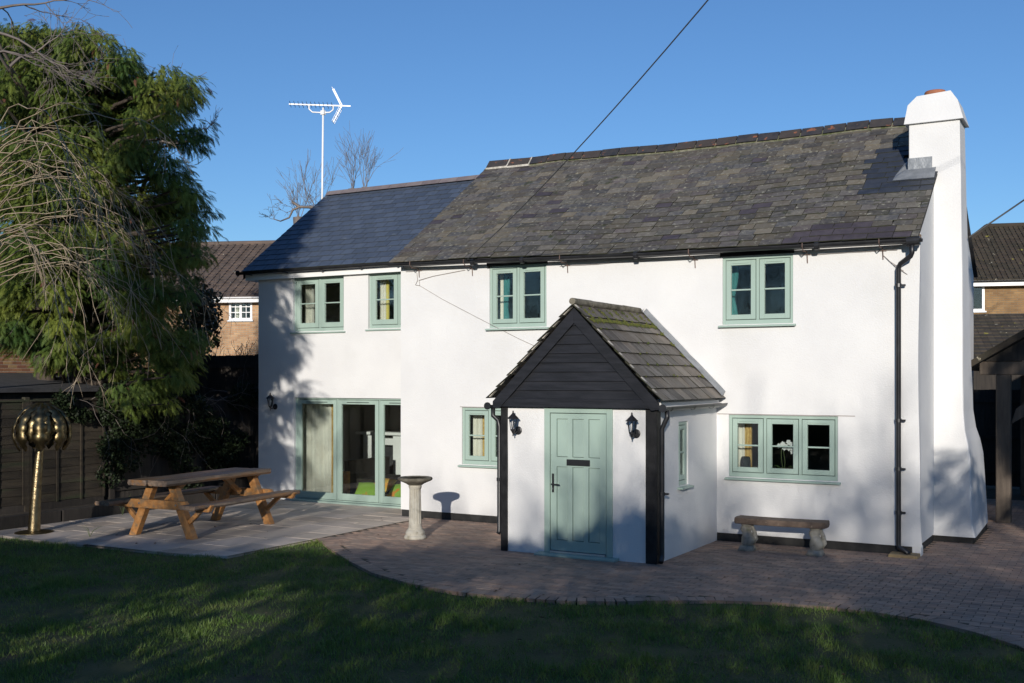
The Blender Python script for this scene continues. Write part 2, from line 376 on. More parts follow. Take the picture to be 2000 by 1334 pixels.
# ------------------------------------------------------------------ ground, lawn, paving, patio
tag(MB().box(-400, 400, -300, 500, -0.6, -0.09).build('ground', 'ground'), kind='structure')
EDGE = [(-11.23, 13.42), (-10.45, 12.75), (-9.5, 12.01), (-8.65, 11.42), (-7.76, 11.04), (-7.0, 10.88), (-6.23, 10.93), (-5.6, 11.06), (-5.1, 11.31),
        (-4.6, 11.66), (-4.1, 11.95), (-3.55, 12.16), (-3.0, 12.22), (-2.4, 12.2), (-1.89, 12.08), (-1.35, 11.75), (-0.92, 11.37), (-0.5, 10.7), (-0.2, 9.8), (0.1, 8.5), (0.4, 6.0)]
def edge_y(x):
    if x <= EDGE[0][0]: return EDGE[0][1]
    for (a, b), (c, d) in zip(EDGE, EDGE[1:]):
        if a <= x <= c: return b + (d - b) * (x - a) / (c - a)
    return 6.0
PATIO_FRONT = [(-17.3, 11.3), (-16.2, 11.16), (-15.0, 11.06), (-13.0, 11.17), (-12.0, 11.25), (-11.23, 11.45)]
def patio_y(x):
    for (a, b), (c, d) in zip(PATIO_FRONT, PATIO_FRONT[1:]):
        if a <= x <= c: return b + (d - b) * (x - a) / (c - a)
    return 11.2
lawn_poly = [(-17.3, -3.6), (0.4, -3.6)] + EDGE[::-1] + PATIO_FRONT[::-1]
def in_lawn(x, y):
    if x > 0.35 or x < -17.2: return False
    return y < (edge_y(x) if x > -11.23 else patio_y(x))
mb = MB()
def lawn_pt(u, v):
    x = -17.3 + u * 17.7
    top = edge_y(x) if x > -11.23 else patio_y(x)
    y = -3.6 + v * (top + 3.6)
    return (x, y, -0.035 + 0.018 * nz(x * 0.7, y * 0.7))
mb.grid(lawn_pt, 177, 60)
tag(mb.build('lawn', 'lawn_base', fixn=False), kind='structure')
# grass blades, only where the lawn can be looked at closely
n = 330000
gx = nrg.uniform(-16.6, 0.3, n); gy = nrg.uniform(4.2, 13.5, n)
ey = np.interp(gx, [e[0] for e in EDGE], [e[1] for e in EDGE]); py_ = np.interp(gx, [e[0] for e in PATIO_FRONT], [e[1] for e in PATIO_FRONT])
lim = np.where(gx > -11.23, ey, py_) + 0.025
keep = (gy < lim)
# outside the field of view thin the blades out
ang = np.degrees(np.arctan2(-gx, gy)); keep &= (ang > 1.5) & (ang < 58)
gx, gy = gx[keep], gy[keep]
cl = np.array([nz(a * 1.6, b * 1.6) + 0.5 * nz(a * 5, b * 5, 3) for a, b in zip(gx, gy)])
k2 = nrg.random(len(gx)) < np.clip(0.62 + 0.8 * cl, 0.12, 1)
gx, gy, cl = gx[k2], gy[k2], cl[k2]; n = len(gx)
hgt = nrg.uniform(0.022, 0.060, n) * (1 + 0.9 * cl) * np.where(nrg.random(n) < 0.06, 1.5, 1.0); th = nrg.uniform(0, 2 * math.pi, n)
wd = nrg.uniform(0.003, 0.0065, n); ln = nrg.uniform(0.1, 0.95, n) * hgt; la = nrg.uniform(0, 2 * math.pi, n)
gz = np.full(n, -0.036)
V = np.zeros((n, 3, 3))
V[:, 0] = np.c_[gx - np.cos(th) * wd, gy - np.sin(th) * wd, gz]; V[:, 1] = np.c_[gx + np.cos(th) * wd, gy + np.sin(th) * wd, gz]
V[:, 2] = np.c_[gx + np.cos(la) * ln, gy + np.sin(la) * ln, gz + hgt]
tag(link('grass', np_mesh('grass', V.reshape(-1, 3), np.arange(3 * n).reshape(-1, 3), 'grass')),
    'short damp winter grass growing on the lawn', 'grass', kind='stuff')

n = 420                                             # a few fallen leaves on lawn and paving
lx = nrg.uniform(-15.5, -0.6, n); ly = nrg.uniform(6.5, 16.2, n); k3 = np.array([not (-8.3 < a < -5.4 and b > 13.5) for a, b in zip(lx, ly)]); lx, ly = lx[k3], ly[k3]; n = len(lx)
onl = np.array([in_lawn(a, b) for a, b in zip(lx, ly)]); k4 = onl | (nrg.random(n) < 0.35); lx, ly, onl = lx[k4], ly[k4], onl[k4]; n = len(lx)
la = nrg.uniform(0, 6.28, n); ls = nrg.uniform(0.018, 0.040, n); lz = np.where(onl, 0.008, 0.007); c_, s_ = np.cos(la), np.sin(la); tz = nrg.uniform(0.0, 0.018, n)
V = np.stack([np.c_[lx - c_ * ls, ly - s_ * ls, lz], np.c_[lx - s_ * ls * .5, ly + c_ * ls * .5, lz + tz], np.c_[lx + c_ * ls, ly + s_ * ls, lz + tz * .3], np.c_[lx + s_ * ls * .5, ly - c_ * ls * .5, lz + tz * .8]], 1).reshape(-1, 3)
i4 = np.arange(n)[:, None] * 4
tag(link('fallen_leaves', np_mesh('fallen_leaves', V, np.concatenate([i4 + np.array([[0, 1, 2]]), i4 + np.array([[0, 2, 3]])], 0), 'fallen_leaf')), 'scattered small brown fallen leaves on lawn and paving', 'leaves', kind='stuff')
# block paving
pave = MB()
pp = [(x, edge_y(x)) for x in np.linspace(-11.22, 0.4, 60)] + [(6, 6.0), (6, 30), (-16, 30), (-16, 17.5), (-11.22, 17.5)]
pave.add([(x, y, -0.0045) for x, y in pp], [tuple(range(len(pp)))])
paving = tag(pave.build('block_paving', 'joint_sand', fixn=False), kind='structure')
def paver_mesh(name, l, w_, m, h=0.05, ch=0.0025):
    a, b = l / 2, w_ / 2
    return MB().add([(-a, -b, -h), (a, -b, -h), (a, b, -h), (-a, b, -h), (-a, -b, -ch), (a, -b, -ch), (a, b, -ch), (-a, b, -ch),
                     (-a + ch, -b + ch, 0), (a - ch, -b + ch, 0), (a - ch, b - ch, 0), (-a + ch, b - ch, 0)],
                    [(8, 9, 10, 11)] + [(i, (i + 1) % 4, 4 + (i + 1) % 4, 4 + i) for i in range(4)] +
                    [(4 + i, 4 + (i + 1) % 4, 8 + (i + 1) % 4, 8 + i) for i in range(4)]).mesh(name, m)
PW, PL = 0.105, 0.21
pm = paver_mesh('paver', PL - 0.008, PW - 0.008, 'paver')
items = []
def in_house(x, y):
    if -11.7 < x < -2.62 and y > 16.46: return True
    if x <= -11.7 and y > 17.3: return True
    if -8.02 < x < -5.66 and y > 13.93: return True
    if -2.7 < x < -2.05 and 18.05 < y < 20.1: return True
    return False
row = 0; y = 6.0
while y < 25:
    off = (row % 2) * PL / 2
    for i in range(90):
        x = -11.2 + off + i * PL
        if x > 3.2: break
        if y < edge_y(x - 0.1) + 0.19 or y < edge_y(x + 0.1) + 0.19 or in_house(x, y) or (y > 17 and x < -3): continue
        if x < -11.1: continue
        M = Matrix.Translation((x, y, 0.002 * nz(x * 3, y * 3, 5) + rng.uniform(-0.001, 0.0025))) @ Matrix.Rotation(rng.gauss(0, 0.012), 4, 'Z') @ \
            Matrix.Rotation(rng.gauss(0, 0.006), 4, 'X') @ Matrix.Rotation(rng.gauss(0, 0.006), 4, 'Y')
        d = (Vector((x, y, 0)) - CAMP).length
        vis = 0 if (x < -0.35) else 30
        if -math.degrees(math.atan2(x, y)) < 4.5: vis = 30
        items.append((M, d + vis))
    y += PW; row += 1
split_pieces(items, 'paver', pm, paving, 'paver', 250)
# edging course that follows the lawn
em = paver_mesh('edging_paver', 0.2, 0.1, 'paver')
s_acc = 0.0
E2 = [Vector((a, b, 0)) for a, b in EDGE]
pts = []
for a, b in zip(E2, E2[1:]):
    L_ = (b - a).length; k = max(1, int(L_ / 0.02))
    pts += [a.lerp(b, i / k) for i in range(k)]
last = None
for i in range(len(pts) - 6):
    t = (pts[min(i + 6, len(pts) - 1)] - pts[max(i - 6, 0)]).normalized(); nrm = Vector((-t.y, t.x, 0)); c = pts[i] + nrm * 0.105
    if last is None or (c - last).length >= 0.101:
        last = c
        if c.x > 0.3: break
        link('edging_paver', em, paving, Matrix.Translation((c.x, c.y, rng.uniform(0.0, 0.005))) @ Matrix.Rotation(math.atan2(nrm.y, nrm.x), 4, 'Z'))

# patio of stone slabs
pa = MB(); q = [(-17.25, 17.6), (-17.25, 11.2)] + [(x, patio_y(x) + 0.02) for x in np.linspace(-17.0, -11.24, 20)] + [(-11.24, 17.6)]
pa.add([(x, y, -0.0038) for x, y in q], [tuple(range(len(q)))])
patio = tag(pa.build('patio', 'joint_sand', fixn=False), kind='structure')
def slab(x0, x1, y0, y1):
    g = 0.011; a, b, c, d = x0 + g, x1 - g, y0 + g, y1 - g; ch = 0.002
    lo = [(a, c), (b, c), (b, d), (a, d)]
    # trim the front row to the lawn edge
    lo = [(x, max(yy, patio_y(min(x, -11.24)) + rng.uniform(0, 0.03))) for x, yy in lo]
    if lo[3][1] - lo[0][1] < 0.08 or lo[2][1] - lo[1][1] < 0.08: return
    cx = sum(p[0] for p in lo) / 4; cy = sum(p[1] for p in lo) / 4; dz = rng.uniform(0.0, 0.003); tx = rng.gauss(0, 0.002); ty = rng.gauss(0, 0.002)
    def pz(p, z): return (p[0], p[1], z + dz + tx * (p[0] - cx) + ty * (p[1] - cy))
    def ins(p): return (p[0] + (ch if p[0] < cx else -ch), p[1] + (ch if p[1] < cy else -ch))
    MB().add([pz(p, -0.045) for p in lo] + [pz(p, -ch) for p in lo] + [pz(ins(p), 0) for p in lo],
             [(8, 9, 10, 11)] + [(i, (i + 1) % 4, 4 + (i + 1) % 4, 4 + i) for i in range(4)] +
             [(4 + i, 4 + (i + 1) % 4, 8 + (i + 1) % 4, 8 + i) for i in range(4)]).build('slab', 'slab', patio)
x = -11.25
while x > -16.5:
    wx = rng.choice([0.45, 0.6, 0.6, 0.75]); yy = 17.36
    if x - wx < -16.75: wx = x + 16.75
    while yy > 11.0:
        l = rng.choice([0.45, 0.6, 0.6, 0.75, 0.9]); slab(x - wx, x, yy - l, yy); yy -= l
    x -= wx

# ------------------------------------------------------------------ the cottage
cot = thing('cottage', 'white rendered two storey cottage with old slate roof, newer extension and black gabled porch', 'house', (-8.0, 19.0, 0.0))
YF, YE, XL, XR, XEL = 16.38, 17.42, -11.72, -2.62, -16.2
YB = 23.0
def eave_z(x):
    t = (x - XL) / (XR - XL); return 4.66 - 0.13 * t - 0.025 * math.sin(math.pi * t)
EY, RY, RZ = 16.17, 19.70, 7.06
def roof_pt(x, s, lift=0.0):
    z0 = eave_z(x) + 0.05; t = (x - XL) / (XR - XL)
    y = EY + (RY - EY) * s; z = z0 + (RZ - 0.12 * t - z0) * s
    z += 0.035 * nz(x * 0.45, s * 2.2, 1.7) + 0.022 * s * nz(x * 1.1, 4.4) - 0.05 * math.sin(math.pi * t) * math.sin(math.pi * s)
    return Vector((x, y - 0.58 * lift, z + 0.81 * lift))
W = dict(W1=(-9.80, -8.66, 3.45, 4.54), W2=(-5.53, -4.42, 3.40, 4.46), W3=(-5.43, -3.75, 1.02, 1.99), W4=(-10.38, -9.25, 1.02, 2.04),
         E1=(-15.24, -13.89, 3.54, 4.67), E2=(-13.27, -11.84, 3.56, 4.68), BF=(-15.21, -11.93, 0.02, 2.16))
def cuts(a, b, extra, step):
    c = sorted(set([a, b] + [e for e in extra if a < e < b])); o = []
    for p, q in zip(c, c[1:]):
        k = max(1, int(math.ceil((q - p) / step))); o += [p + (q - p) * i / k for i in range(k)]
    return o + [b]
def wall_front(mb, u0, u1, z0, z1, opens, y, th=0.28, warp=None, step=0.35, axis='y', reveal_m=None):
    """Wall of real thickness with openings and their reveals; outer face slightly uneven."""
    us = cuts(u0, u1, [v for o in opens for v in o[:2]], step); zs = cuts(z0, z1, [v for o in opens for v in o[2:]], step)
    def P(u, z, d):
        yy = y + d
        if d == 0 and warp: u, yy, z = warp(u, yy, z)
        return (u, yy, z) if axis == 'y' else (yy, u, z)
    def solid(i, j):
        if i < 0 or j < 0 or i >= len(us) - 1 or j >= len(zs) - 1: return False
        uc, zc = (us[i] + us[i + 1]) / 2, (zs[j] + zs[j + 1]) / 2
        return not any(a < uc < b and c < zc < d for a, b, c, d in opens)
    vi = {}; vs = []; fs = []
    def vid(i, j, k):
        key = (i, j, k)
        if key not in vi: vi[key] = len(vs); vs.append(P(us[i], zs[j], 0 if k == 0 else th))
        return vi[key]
    for i in range(len(us) - 1):
        for j in range(len(zs) - 1):
            if not solid(i, j): continue
            fs.append((vid(i, j, 0), vid(i + 1, j, 0), vid(i + 1, j + 1, 0), vid(i, j + 1, 0)))
            fs.append((vid(i, j, 1), vid(i, j + 1, 1), vid(i + 1, j + 1, 1), vid(i + 1, j, 1)))
            for (di, dj, a, b) in ((-1, 0, (i, j), (i, j + 1)), (1, 0, (i + 1, j), (i + 1, j + 1)), (0, -1, (i, j), (i + 1, j)), (0, 1, (i, j + 1), (i + 1, j + 1))):
                if not solid(i + di, j + dj): fs.append((vid(*a, 0), vid(*b, 0), vid(*b, 1), vid(*a, 1)))
    mb.add(vs, fs)
def old_warp(u, y, z):
    y += 0.012 * nz(u * 0.8, z * 0.8, 2.0) + 0.006 * nz(u * 2.5, z * 2.5, 9.0)
    r = max(0.0, (u + 3.3) / 0.7)                       # right hand corner leans out and flares at its foot
    if r > 0:
        y -= 0.05 * r * max(0, 0.6 - z) + 0.0
        u += r * (0.02 + 0.10 * max(0.0, 0.55 - z)) + 0.015 * r * math.sin(z * 1.7)
    return u, y, z
mb = MB()
zt = 4.62
wall_front(mb, XL, XR, 0.13, 4.50, [W['W1'][:2] + (3.45, 4.54), W['W2'][:2] + (3.40, 4.46), W['W3'], W['W4'], (-7.4, -6.3, 0.13, 2.1)], YF, warp=old_warp)
# the head of the wall under the eaves, either side of the upper windows
for a, b in ((XL, -9.86), (-8.64, -5.57), (-4.40, XR)):
    mb.hexa([(a, YF + 0.004, 4.50), (b, YF + 0.004, 4.50), (b, YF + 0.27, 4.50), (a, YF + 0.27, 4.50),
             (a, YF + 0.004, eave_z(a) + 0.02), (b, YF + 0.004, eave_z(b) + 0.02), (b, YF + 0.27, eave_z(b) + 0.15), (a, YF + 0.27, eave_z(a) + 0.15)])
wall = mb.build('main_wall', 'render_white', cot, smooth=False)
# gables, back wall
mb = MB()
def gable(mb, x, th, y0, y1, z0, ze0, zr, yr):
    mb.prism([(x, y0, z0), (x, y1, z0), (x, y1, ze0), (x, yr, zr), (x, y0, ze0)], (th, 0, 0))
gable(mb, XR - 0.25, 0.235, YF + 0.02, YB, 0.12, 4.58, 6.93, RY)
gable(mb, XL + 0.01, 0.24, YF + 0.03, YB, 0.12, 4.62, 6.95, RY)
mb.box(XL + 0.02, XR - 0.03, YB - 0.24, YB - 0.01, 0.12, 4.6)
gable(mb, XEL + 0.003, 0.25, YE + 0.03, YB - 0.02, 0.0, 4.80, 6.76, 20.15)
mb.box(XEL + 0.02, XL, YB - 0.28, YB - 0.03, 0, 4.8)
mb.build('gable_wall', 'render_white', cot)
for bx_ in ((XL + 0.015, -8.0, YF + 0.012, YF + 0.2, -0.05, 0.14), (-5.68, -2.70, YF + 0.012, YF + 0.2, -0.05, 0.125), (XR - 0.2, XR - 0.03, YF + 0.21, YB - 0.1, -0.05, 0.125), (XL + 0.02, XL + 0.2, YF + 0.21, YE, -0.05, 0.14)):
    MB().box(*bx_).build('plinth', 'plinth_black', cot)
MB().box(-2.70, -2.575, YF - 0.004, YF + 0.19, -0.03, 0.138).build('corner_footing', 'render_white', cot, bevel=0.01)
mb = MB()
def ext_warp(u, y, z): return u, y + 0.004 * nz(u, z, 4.0), z
wall_front(mb, XEL, XL + 0.01, 0.0, 4.74, [W['E1'], W['E2'], W['BF']], YE, warp=ext_warp)
mb.build('extension_wall', 'render_white', cot)
# floors and ceilings inside, so that the rooms are rooms
mb = MB()
for a, b, y0 in ((XL + 0.26, XR - 0.26, YF + 0.29), (XEL + 0.27, XL - 0.01, YE + 0.29)):
    mb.box(a, b, y0, YB - 0.3, 0.0, 0.06); mb.box(a, b, y0, YB - 0.3, 2.42, 2.68); mb.box(a, b, y0, YB - 0.3, 4.72, 4.78)
    mb.box(a, b, 20.6, 20.7, 0.06, 4.72)
mb.box(-7.2, -7.1, YF + 0.29, 20.6, 0.06, 4.72)
mb.build('inner_wall', 'room', cot)

# windows ---------------------------------------------------------------------------------------------
def window(parent, X0, X1, Z0, Z1, y, n, tf=None, name='window', sill=True, fw=0.045, st=0.075, rail=0.075, brail=0.075, bar=True, vents=None, head=0.05,
           foot=0.07, mull=0.045):
    f = MB(tf); d = 0.075
    f.box(X0, X0 + fw, y, y + d, Z0, Z1); f.box(X1 - fw, X1, y, y + d, Z0, Z1)
    f.box(X0 + fw, X1 - fw, y + 0.001, y + d, Z1 - head, Z1); f.box(X0 + fw, X1 - fw, y + 0.001, y + d, Z0, Z0 + foot)
    ix0, ix1, iz0, iz1 = X0 + fw, X1 - fw, Z0 + foot, Z1 - head
    wdt = (ix1 - ix0 - mull * (n - 1)) / n
    for i in range(1, n):
        xm = ix0 + i * wdt + (i - 1) * mull; f.box(xm, xm + mull, y + 0.002, y + d, iz0, iz1)
    o = f.build(name, 'sage', parent, bevel=0.003)
    for i in range(n):
        a = ix0 + i * (wdt + mull); g = 0.009; b = a + wdt
        a += g; b -= g; c = iz0 + g; e = iz1 - g; ys = y - 0.004
        s = MB(tf); s.box(a, a + st, ys, ys + 0.055, c, e); s.box(b - st, b, ys, ys + 0.055, c, e)
        s.box(a + st, b - st, ys + 0.0005, ys + 0.055, e - rail, e); s.box(a + st, b - st, ys + 0.0005, ys + 0.055, c, c + brail)
        s.build('sash', 'sage', o, bevel=0.003)
        MB(tf).box(a + st - 0.005, b - st + 0.005, ys + 0.028, ys + 0.034, c + brail - 0.005, e - rail + 0.005).build('pane', 'glass', o)
        if bar:
            zm = (c + brail + e - rail) / 2; s = MB(tf)
            s.box(a + st, b - st, ys + 0.008, ys + 0.026, zm - 0.012, zm + 0.012); s.build('glazing_bar', 'sage', o, bevel=0.004)
        if vents is None or i in vents:
            k = (b - a) * 0.27; xm = (a + b) / 2
            MB(tf).box(xm - k, xm + k, ys - 0.010, ys, e - rail * 0.62, e - rail * 0.62 + 0.012).build('trickle_vent', 'sage' if bar else 'black_plastic', o)
        # black strips stand in for shade in the gap between sash and frame
    rb = MB(tf)
    for a, b, c, e in ((ix0, ix0 + 0.03, iz0, iz1), (ix1 - 0.03, ix1, iz0, iz1), (ix0 + 0.03, ix1 - 0.03, iz1 - 0.03, iz1), (ix0 + 0.03, ix1 - 0.03, iz0, iz0 + 0.03)):
        rb.box(a, b, y + 0.053, y + 0.06, c, e)
    for i in range(1, n):
        xm = ix0 + i * wdt + (i - 1) * mull; rb.box(xm - 0.03, xm + mull + 0.03, y + 0.0535, y + 0.0605, iz0 + 0.03, iz1 - 0.03)
    rb.build('gap_shade', 'black_plastic', o)
    if sill:
        s = MB(tf); s.hexa([(X0 - 0.05, y - 0.10, Z0 - 0.045), (X1 + 0.05, y - 0.10, Z0 - 0.045), (X1 + 0.05, y + 0.06, Z0 - 0.045), (X0 - 0.05, y + 0.06, Z0 - 0.045),
                            (X0 - 0.05, y - 0.10, Z0 - 0.02), (X1 + 0.05, y - 0.10, Z0 - 0.02), (X1 + 0.05, y + 0.06, Z0 - 0.0), (X0 - 0.05, y + 0.06, Z0 - 0.0)])
        s.build('sill', 'sage', o, bevel=0.004)
    return o
window(cot, *W['W1'], YF + 0.02, 2)
window(cot, *W['W2'], YF + 0.02, 2)
window(cot, *W['W3'], YF + 0.03, 3, vents=(0, 2))
window(cot, *W['W4'], YF + 0.03, 2)
window(cot, *W['E1'], YE + 0.06, 2, st=0.09, rail=0.085, brail=0.10)
window(cot, *W['E2'], YE + 0.06, 2, st=0.09, rail=0.085, brail=0.10)
bf = window(cot, *W['BF'], YE + 0.06, 3, name='bifold_door', sill=False, fw=0.05, st=0.085, rail=0.085, brail=0.135, bar=False, head=0.035, foot=0.035, mull=0.02)
MB().box(W['BF'][0] - 0.03, W['BF'][1] + 0.02, YE - 0.10, YE + 0.07, -0.005, 0.035).build('threshold', 'sage', bf, bevel=0.005)
# timber lintels over the upper windows
for (a, b, z0, z1) in ((-9.86, -8.64, 4.545, eave_z(-9.2) + 0.01), (-5.57, -4.40, 4.465, eave_z(-5) + 0.01)):
    MB().box(a, b, YF - 0.012, YF + 0.25, z0, z1).build('lintel', 'black_timber', cot, bevel=0.008)
MB().box(-10.42, -9.2, YF - 0.006, YF + 0.05, 2.045, 2.052).build('drip_bead', 'rust', cot)
MB().box(-5.62, -3.5, YF - 0.006, YF + 0.05, 1.996, 2.003).build('drip_bead', 'rust', cot)

# curtains and what stands in the rooms
def curtain(parent, X0, X1, Z0, Z1, y, m, folds=7, amp=0.03, pinch=None):
    def fn(u, v):
        z = Z0 + (Z1 - Z0) * v; x0, x1 = X0, X1
        if pinch: k = 1 - pinch * math.exp(-((z - (Z0 + 0.42 * (Z1 - Z0))) / 0.2) ** 2); x1 = X0 + (X1 - X0) * k
        return (x0 + (x1 - x0) * u, y + amp * math.sin(u * folds * 2 * math.pi + 0.6 * math.sin(v * 3)) + 0.012 * math.sin(u * 40), z)
    return MB().grid(fn, folds * 8, 10).build('curtain', m, parent, smooth=True, fixn=False)
curtain(cot, -15.6, -14.50, 0.07, 2.30, YE + 0.36, 'curtain_cream', 9, 0.03)
curtain(cot, -14.50, -14.43, 0.07, 2.30, YE + 0.35, 'curtain_gold', 1, 0.02)
curtain(cot, -15.24, -14.98, 3.4, 4.70, YE + 0.36, 'curtain_cream', 3, 0.025)
curtain(cot, -13.27, -13.08, 3.4, 4.70, YE + 0.36, 'curtain_cream', 3, 0.025)
curtain(cot, -13.08, -13.01, 3.4, 4.70, YE + 0.35, 'curtain_yellow', 1, 0.012)
curtain(cot, -9.81, -9.72, 3.3, 4.65, YF + 0.36, 'curtain_cream', 2, 0.015)
curtain(cot, -9.72, -9.59, 3.3, 4.65, YF + 0.35, 'curtain_teal', 2, 0.02, pinch=0.3)
curtain(cot, -5.60, -5.39, 3.3, 4.62, YF + 0.36, 'curtain_teal', 2, 0.02, pinch=0.3)
curtain(cot, -10.38, -10.16, 0.8, 2.2, YF + 0.36, 'curtain_cream', 4, 0.022)
curtain(cot, -10.16, -10.09, 0.8, 2.2, YF + 0.35, 'curtain_gold', 1, 0.012)
curtain(cot, -5.50, -5.28, 0.8, 2.2, YF + 0.36, 'curtain_cream', 3, 0.02)
curtain(cot, -5.28, -5.17, 0.8, 2.2, YF + 0.35, 'curtain_gold', 2, 0.02)
mb = MB(); mb.box(-5.36, -3.8, YF + 0.12, YF + 0.30, 0.985, 1.018); mb.build('window_board', 'fascia_white', cot)
mb = MB(); mb.box(-10.3, -9.3, YF + 0.12, YF + 0.30, 0.985, 1.018); mb.build('window_board', 'fascia_white', cot)

# main roof -------------------------------------------------------------------------------------------
mb = MB()
mb.grid(lambda u, v: roof_pt(XL - 0.06 + u * (XR - XL + 0.10), v, -0.03), 24, 12)
def back_pt(u, v, o):
    x = XL - 0.06 + u * (XR - XL + 0.10); p = roof_pt(x, 1 - v, o); return (p.x, 2 * RY - p.y, p.z)
mb.grid(lambda u, v: back_pt(u, v, 0.0), 24, 12)
roof = mb.build('main_roof', 'felt', cot, fixn=False)
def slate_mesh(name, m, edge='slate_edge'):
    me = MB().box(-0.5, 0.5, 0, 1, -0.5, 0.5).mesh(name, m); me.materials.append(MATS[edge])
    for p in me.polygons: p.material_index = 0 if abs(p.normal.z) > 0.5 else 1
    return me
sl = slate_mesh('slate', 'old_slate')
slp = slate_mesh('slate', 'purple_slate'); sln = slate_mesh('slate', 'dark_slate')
NR = 22; items = []; special = []
def slate_matrix(x, s, wid, length, lift, thick, rot):
    p = roof_pt(x, s, lift); q = roof_pt(x, min(1.02, s + 0.06), lift - 0.012); e = roof_pt(x + 0.1, s, lift) - roof_pt(x - 0.1, s, lift)
    v = (q - p).normalized(); u = (e - v * e.dot(v)).normalized(); n_ = u.cross(v)
    M = Matrix((u, v, n_)).transposed().to_4x4(); M.translation = p
    return M @ Matrix.Rotation(rot, 4, 'Z') @ Matrix.Diagonal((wid, length, thick, 1))
for r in range(NR):
    s0 = -0.005 + r / NR; x = XL - 0.10 - (0.14 if r % 2 else 0.0) + rng.uniform(-0.02, 0.02)
    while x < XR + 0.04:
        wv = rng.uniform(0.24, 0.36); a = max(x, XL - 0.10); b = min(x + wv, XR + 0.045); x += wv
        if b - a < 0.05: continue
        xc = (a + b) / 2; yc = EY + (RY - EY) * s0
        if xc > -3.08 and 17.86 < yc < 18.62: continue          # the stack stands here
        lift = 0.012 + rng.uniform(0, 0.008)
        M = slate_matrix(xc, s0 + rng.gauss(0, 0.0016), (b - a) - 0.010, 0.30, lift, rng.uniform(0.010, 0.018), rng.gauss(0, 0.014))
        d = (M.translation - CAMP).length
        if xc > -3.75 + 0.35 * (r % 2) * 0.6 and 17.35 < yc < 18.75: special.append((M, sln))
        elif (r < 3 and -4.6 + 0.2 * r < xc < -2.9 and rng.random() < 0.85) or rng.random() < 0.03: special.append((M, slp))
        else: items.append((M, d))
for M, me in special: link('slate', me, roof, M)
split_pieces(items, 'slate', sl, roof, 'old_slate', 300 - len(special))
# ridge tiles on a mortar bed
mb = MB(); mb.sweep([(-0.16, -0.10), (0.16, -0.10), (0.08, 0.03), (-0.08, 0.03)], [roof_pt(x, 1.0) for x in np.linspace(XL - 0.05, -3.1, 30)], (0, 1, 0), (0, 0, 1))
mb.build('mortar_bed', 'old_mortar', roof)
x = XL - 0.07; i = 0
while x < -3.15:
    ln_ = 0.40 if i > 1 else 0.52; p = roof_pt(x + 0.012, 1.0); q_ = roof_pt(min(x + ln_ - 0.012, -3.05), 1.0); dz = rng.uniform(0.0, 0.012) + 0.02
    prof = [(-0.165, -0.065), (-0.02, 0.10), (0.02, 0.10), (0.165, -0.065), (0.135, -0.065), (0.0, 0.075), (-0.135, -0.065)]
    MB().sweep(prof, [p + Vector((0, 0, dz)), q_ + Vector((0, 0, dz))], (0, 1, 0), (0, 0, 1)).build('ridge_tile', 'ridge_clay', roof)
    if i < 2:
        MB().box(p.x - 0.004, q_.x + 0.02, RY - 0.175, RY - 0.12, p.z - 0.095, p.z - 0.055).build('mortar', 'mortar', roof)
        MB().sweep([(a * 1.03, b * 1.05 + 0.004) for a, b in prof], [q_ + Vector((0.0, 0, dz)), q_ + Vector((0.026, 0, dz))], (0, 1, 0), (0, 0, 1)).build('mortar', 'mortar', roof)
    x += ln_; i += 1
# loose bricks at the eaves by the right hand corner
xb = -4.05
for k in range(5):
    l = rng.uniform(0.24, 0.32)
    MB().box(xb, xb + l - 0.012, YF - 0.075, YF + 0.08, eave_z(xb) + 0.0, eave_z(xb) + 0.055 + 0.012 * k).build('brick', 'brick_old', roof, bevel=0.006); xb += l

# extension roof
EEY, EEZ, ERY, ERZ = 17.28, 4.85, 20.15, 6.94
VX = -16.56
def ext_pt(x, s, lift=0.0):
    return Vector((x, EEY + (ERY - EEY) * s - 0.56 * lift, EEZ + (ERZ - EEZ) * s + 0.83 * lift))
mb = MB(); mb.grid(lambda u, v: ext_pt(VX + 0.03 + u * 4.8, v, -0.006), 2, 2)
mb.grid(lambda u, v: (VX + 0.03 + u * 4.8, 2 * ERY - ext_pt(0, v).y, ext_pt(0, v).z), 2, 2)
eroof = mb.build('extension_roof', 'felt', cot, fixn=False)
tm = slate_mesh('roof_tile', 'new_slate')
dv = (ext_pt(0, 1) - ext_pt(0, 0)).normalized(); un = Vector((1, 0, 0)).cross(dv)
for r in range(16):
    s0 = r / 16; x = VX - (0.15 if r % 2 else 0)
    while x < -11.74:
        a, b = max(x, VX), min(x + 0.3, -11.74); x += 0.3
        if b - a < 0.03: continue
        p = ext_pt((a + b) / 2, s0, 0.010 + rng.uniform(0, 0.0025)); q_ = ext_pt((a + b) / 2, s0 + 0.06, 0.004); v = (q_ - p).normalized(); u = Vector((1, 0, 0)); n_ = u.cross(v)
        M = Matrix((u, v, n_)).transposed().to_4x4(); M.translation = p
        link('roof_tile', tm, eroof, M @ Matrix.Rotation(rng.gauss(0, 0.004), 4, 'Z') @ Matrix.Diagonal((b - a - 0.009, 0.28, 0.015, 1)))
x = VX + 0.05
while x < -11.8:
    l = 0.46; MB().sweep([(-0.15, -0.075), (-0.02, 0.04), (0.02, 0.04), (0.15, -0.075), (0.12, -0.075), (0, 0.015), (-0.12, -0.075)],
                        [(x, ERY, ERZ + 0.035), (min(x + l, -11.75) - 0.01, ERY, ERZ + 0.035)], (0, 1, 0), (0, 0, 1)).build('ridge_tile', 'ridge_new', eroof); x += l
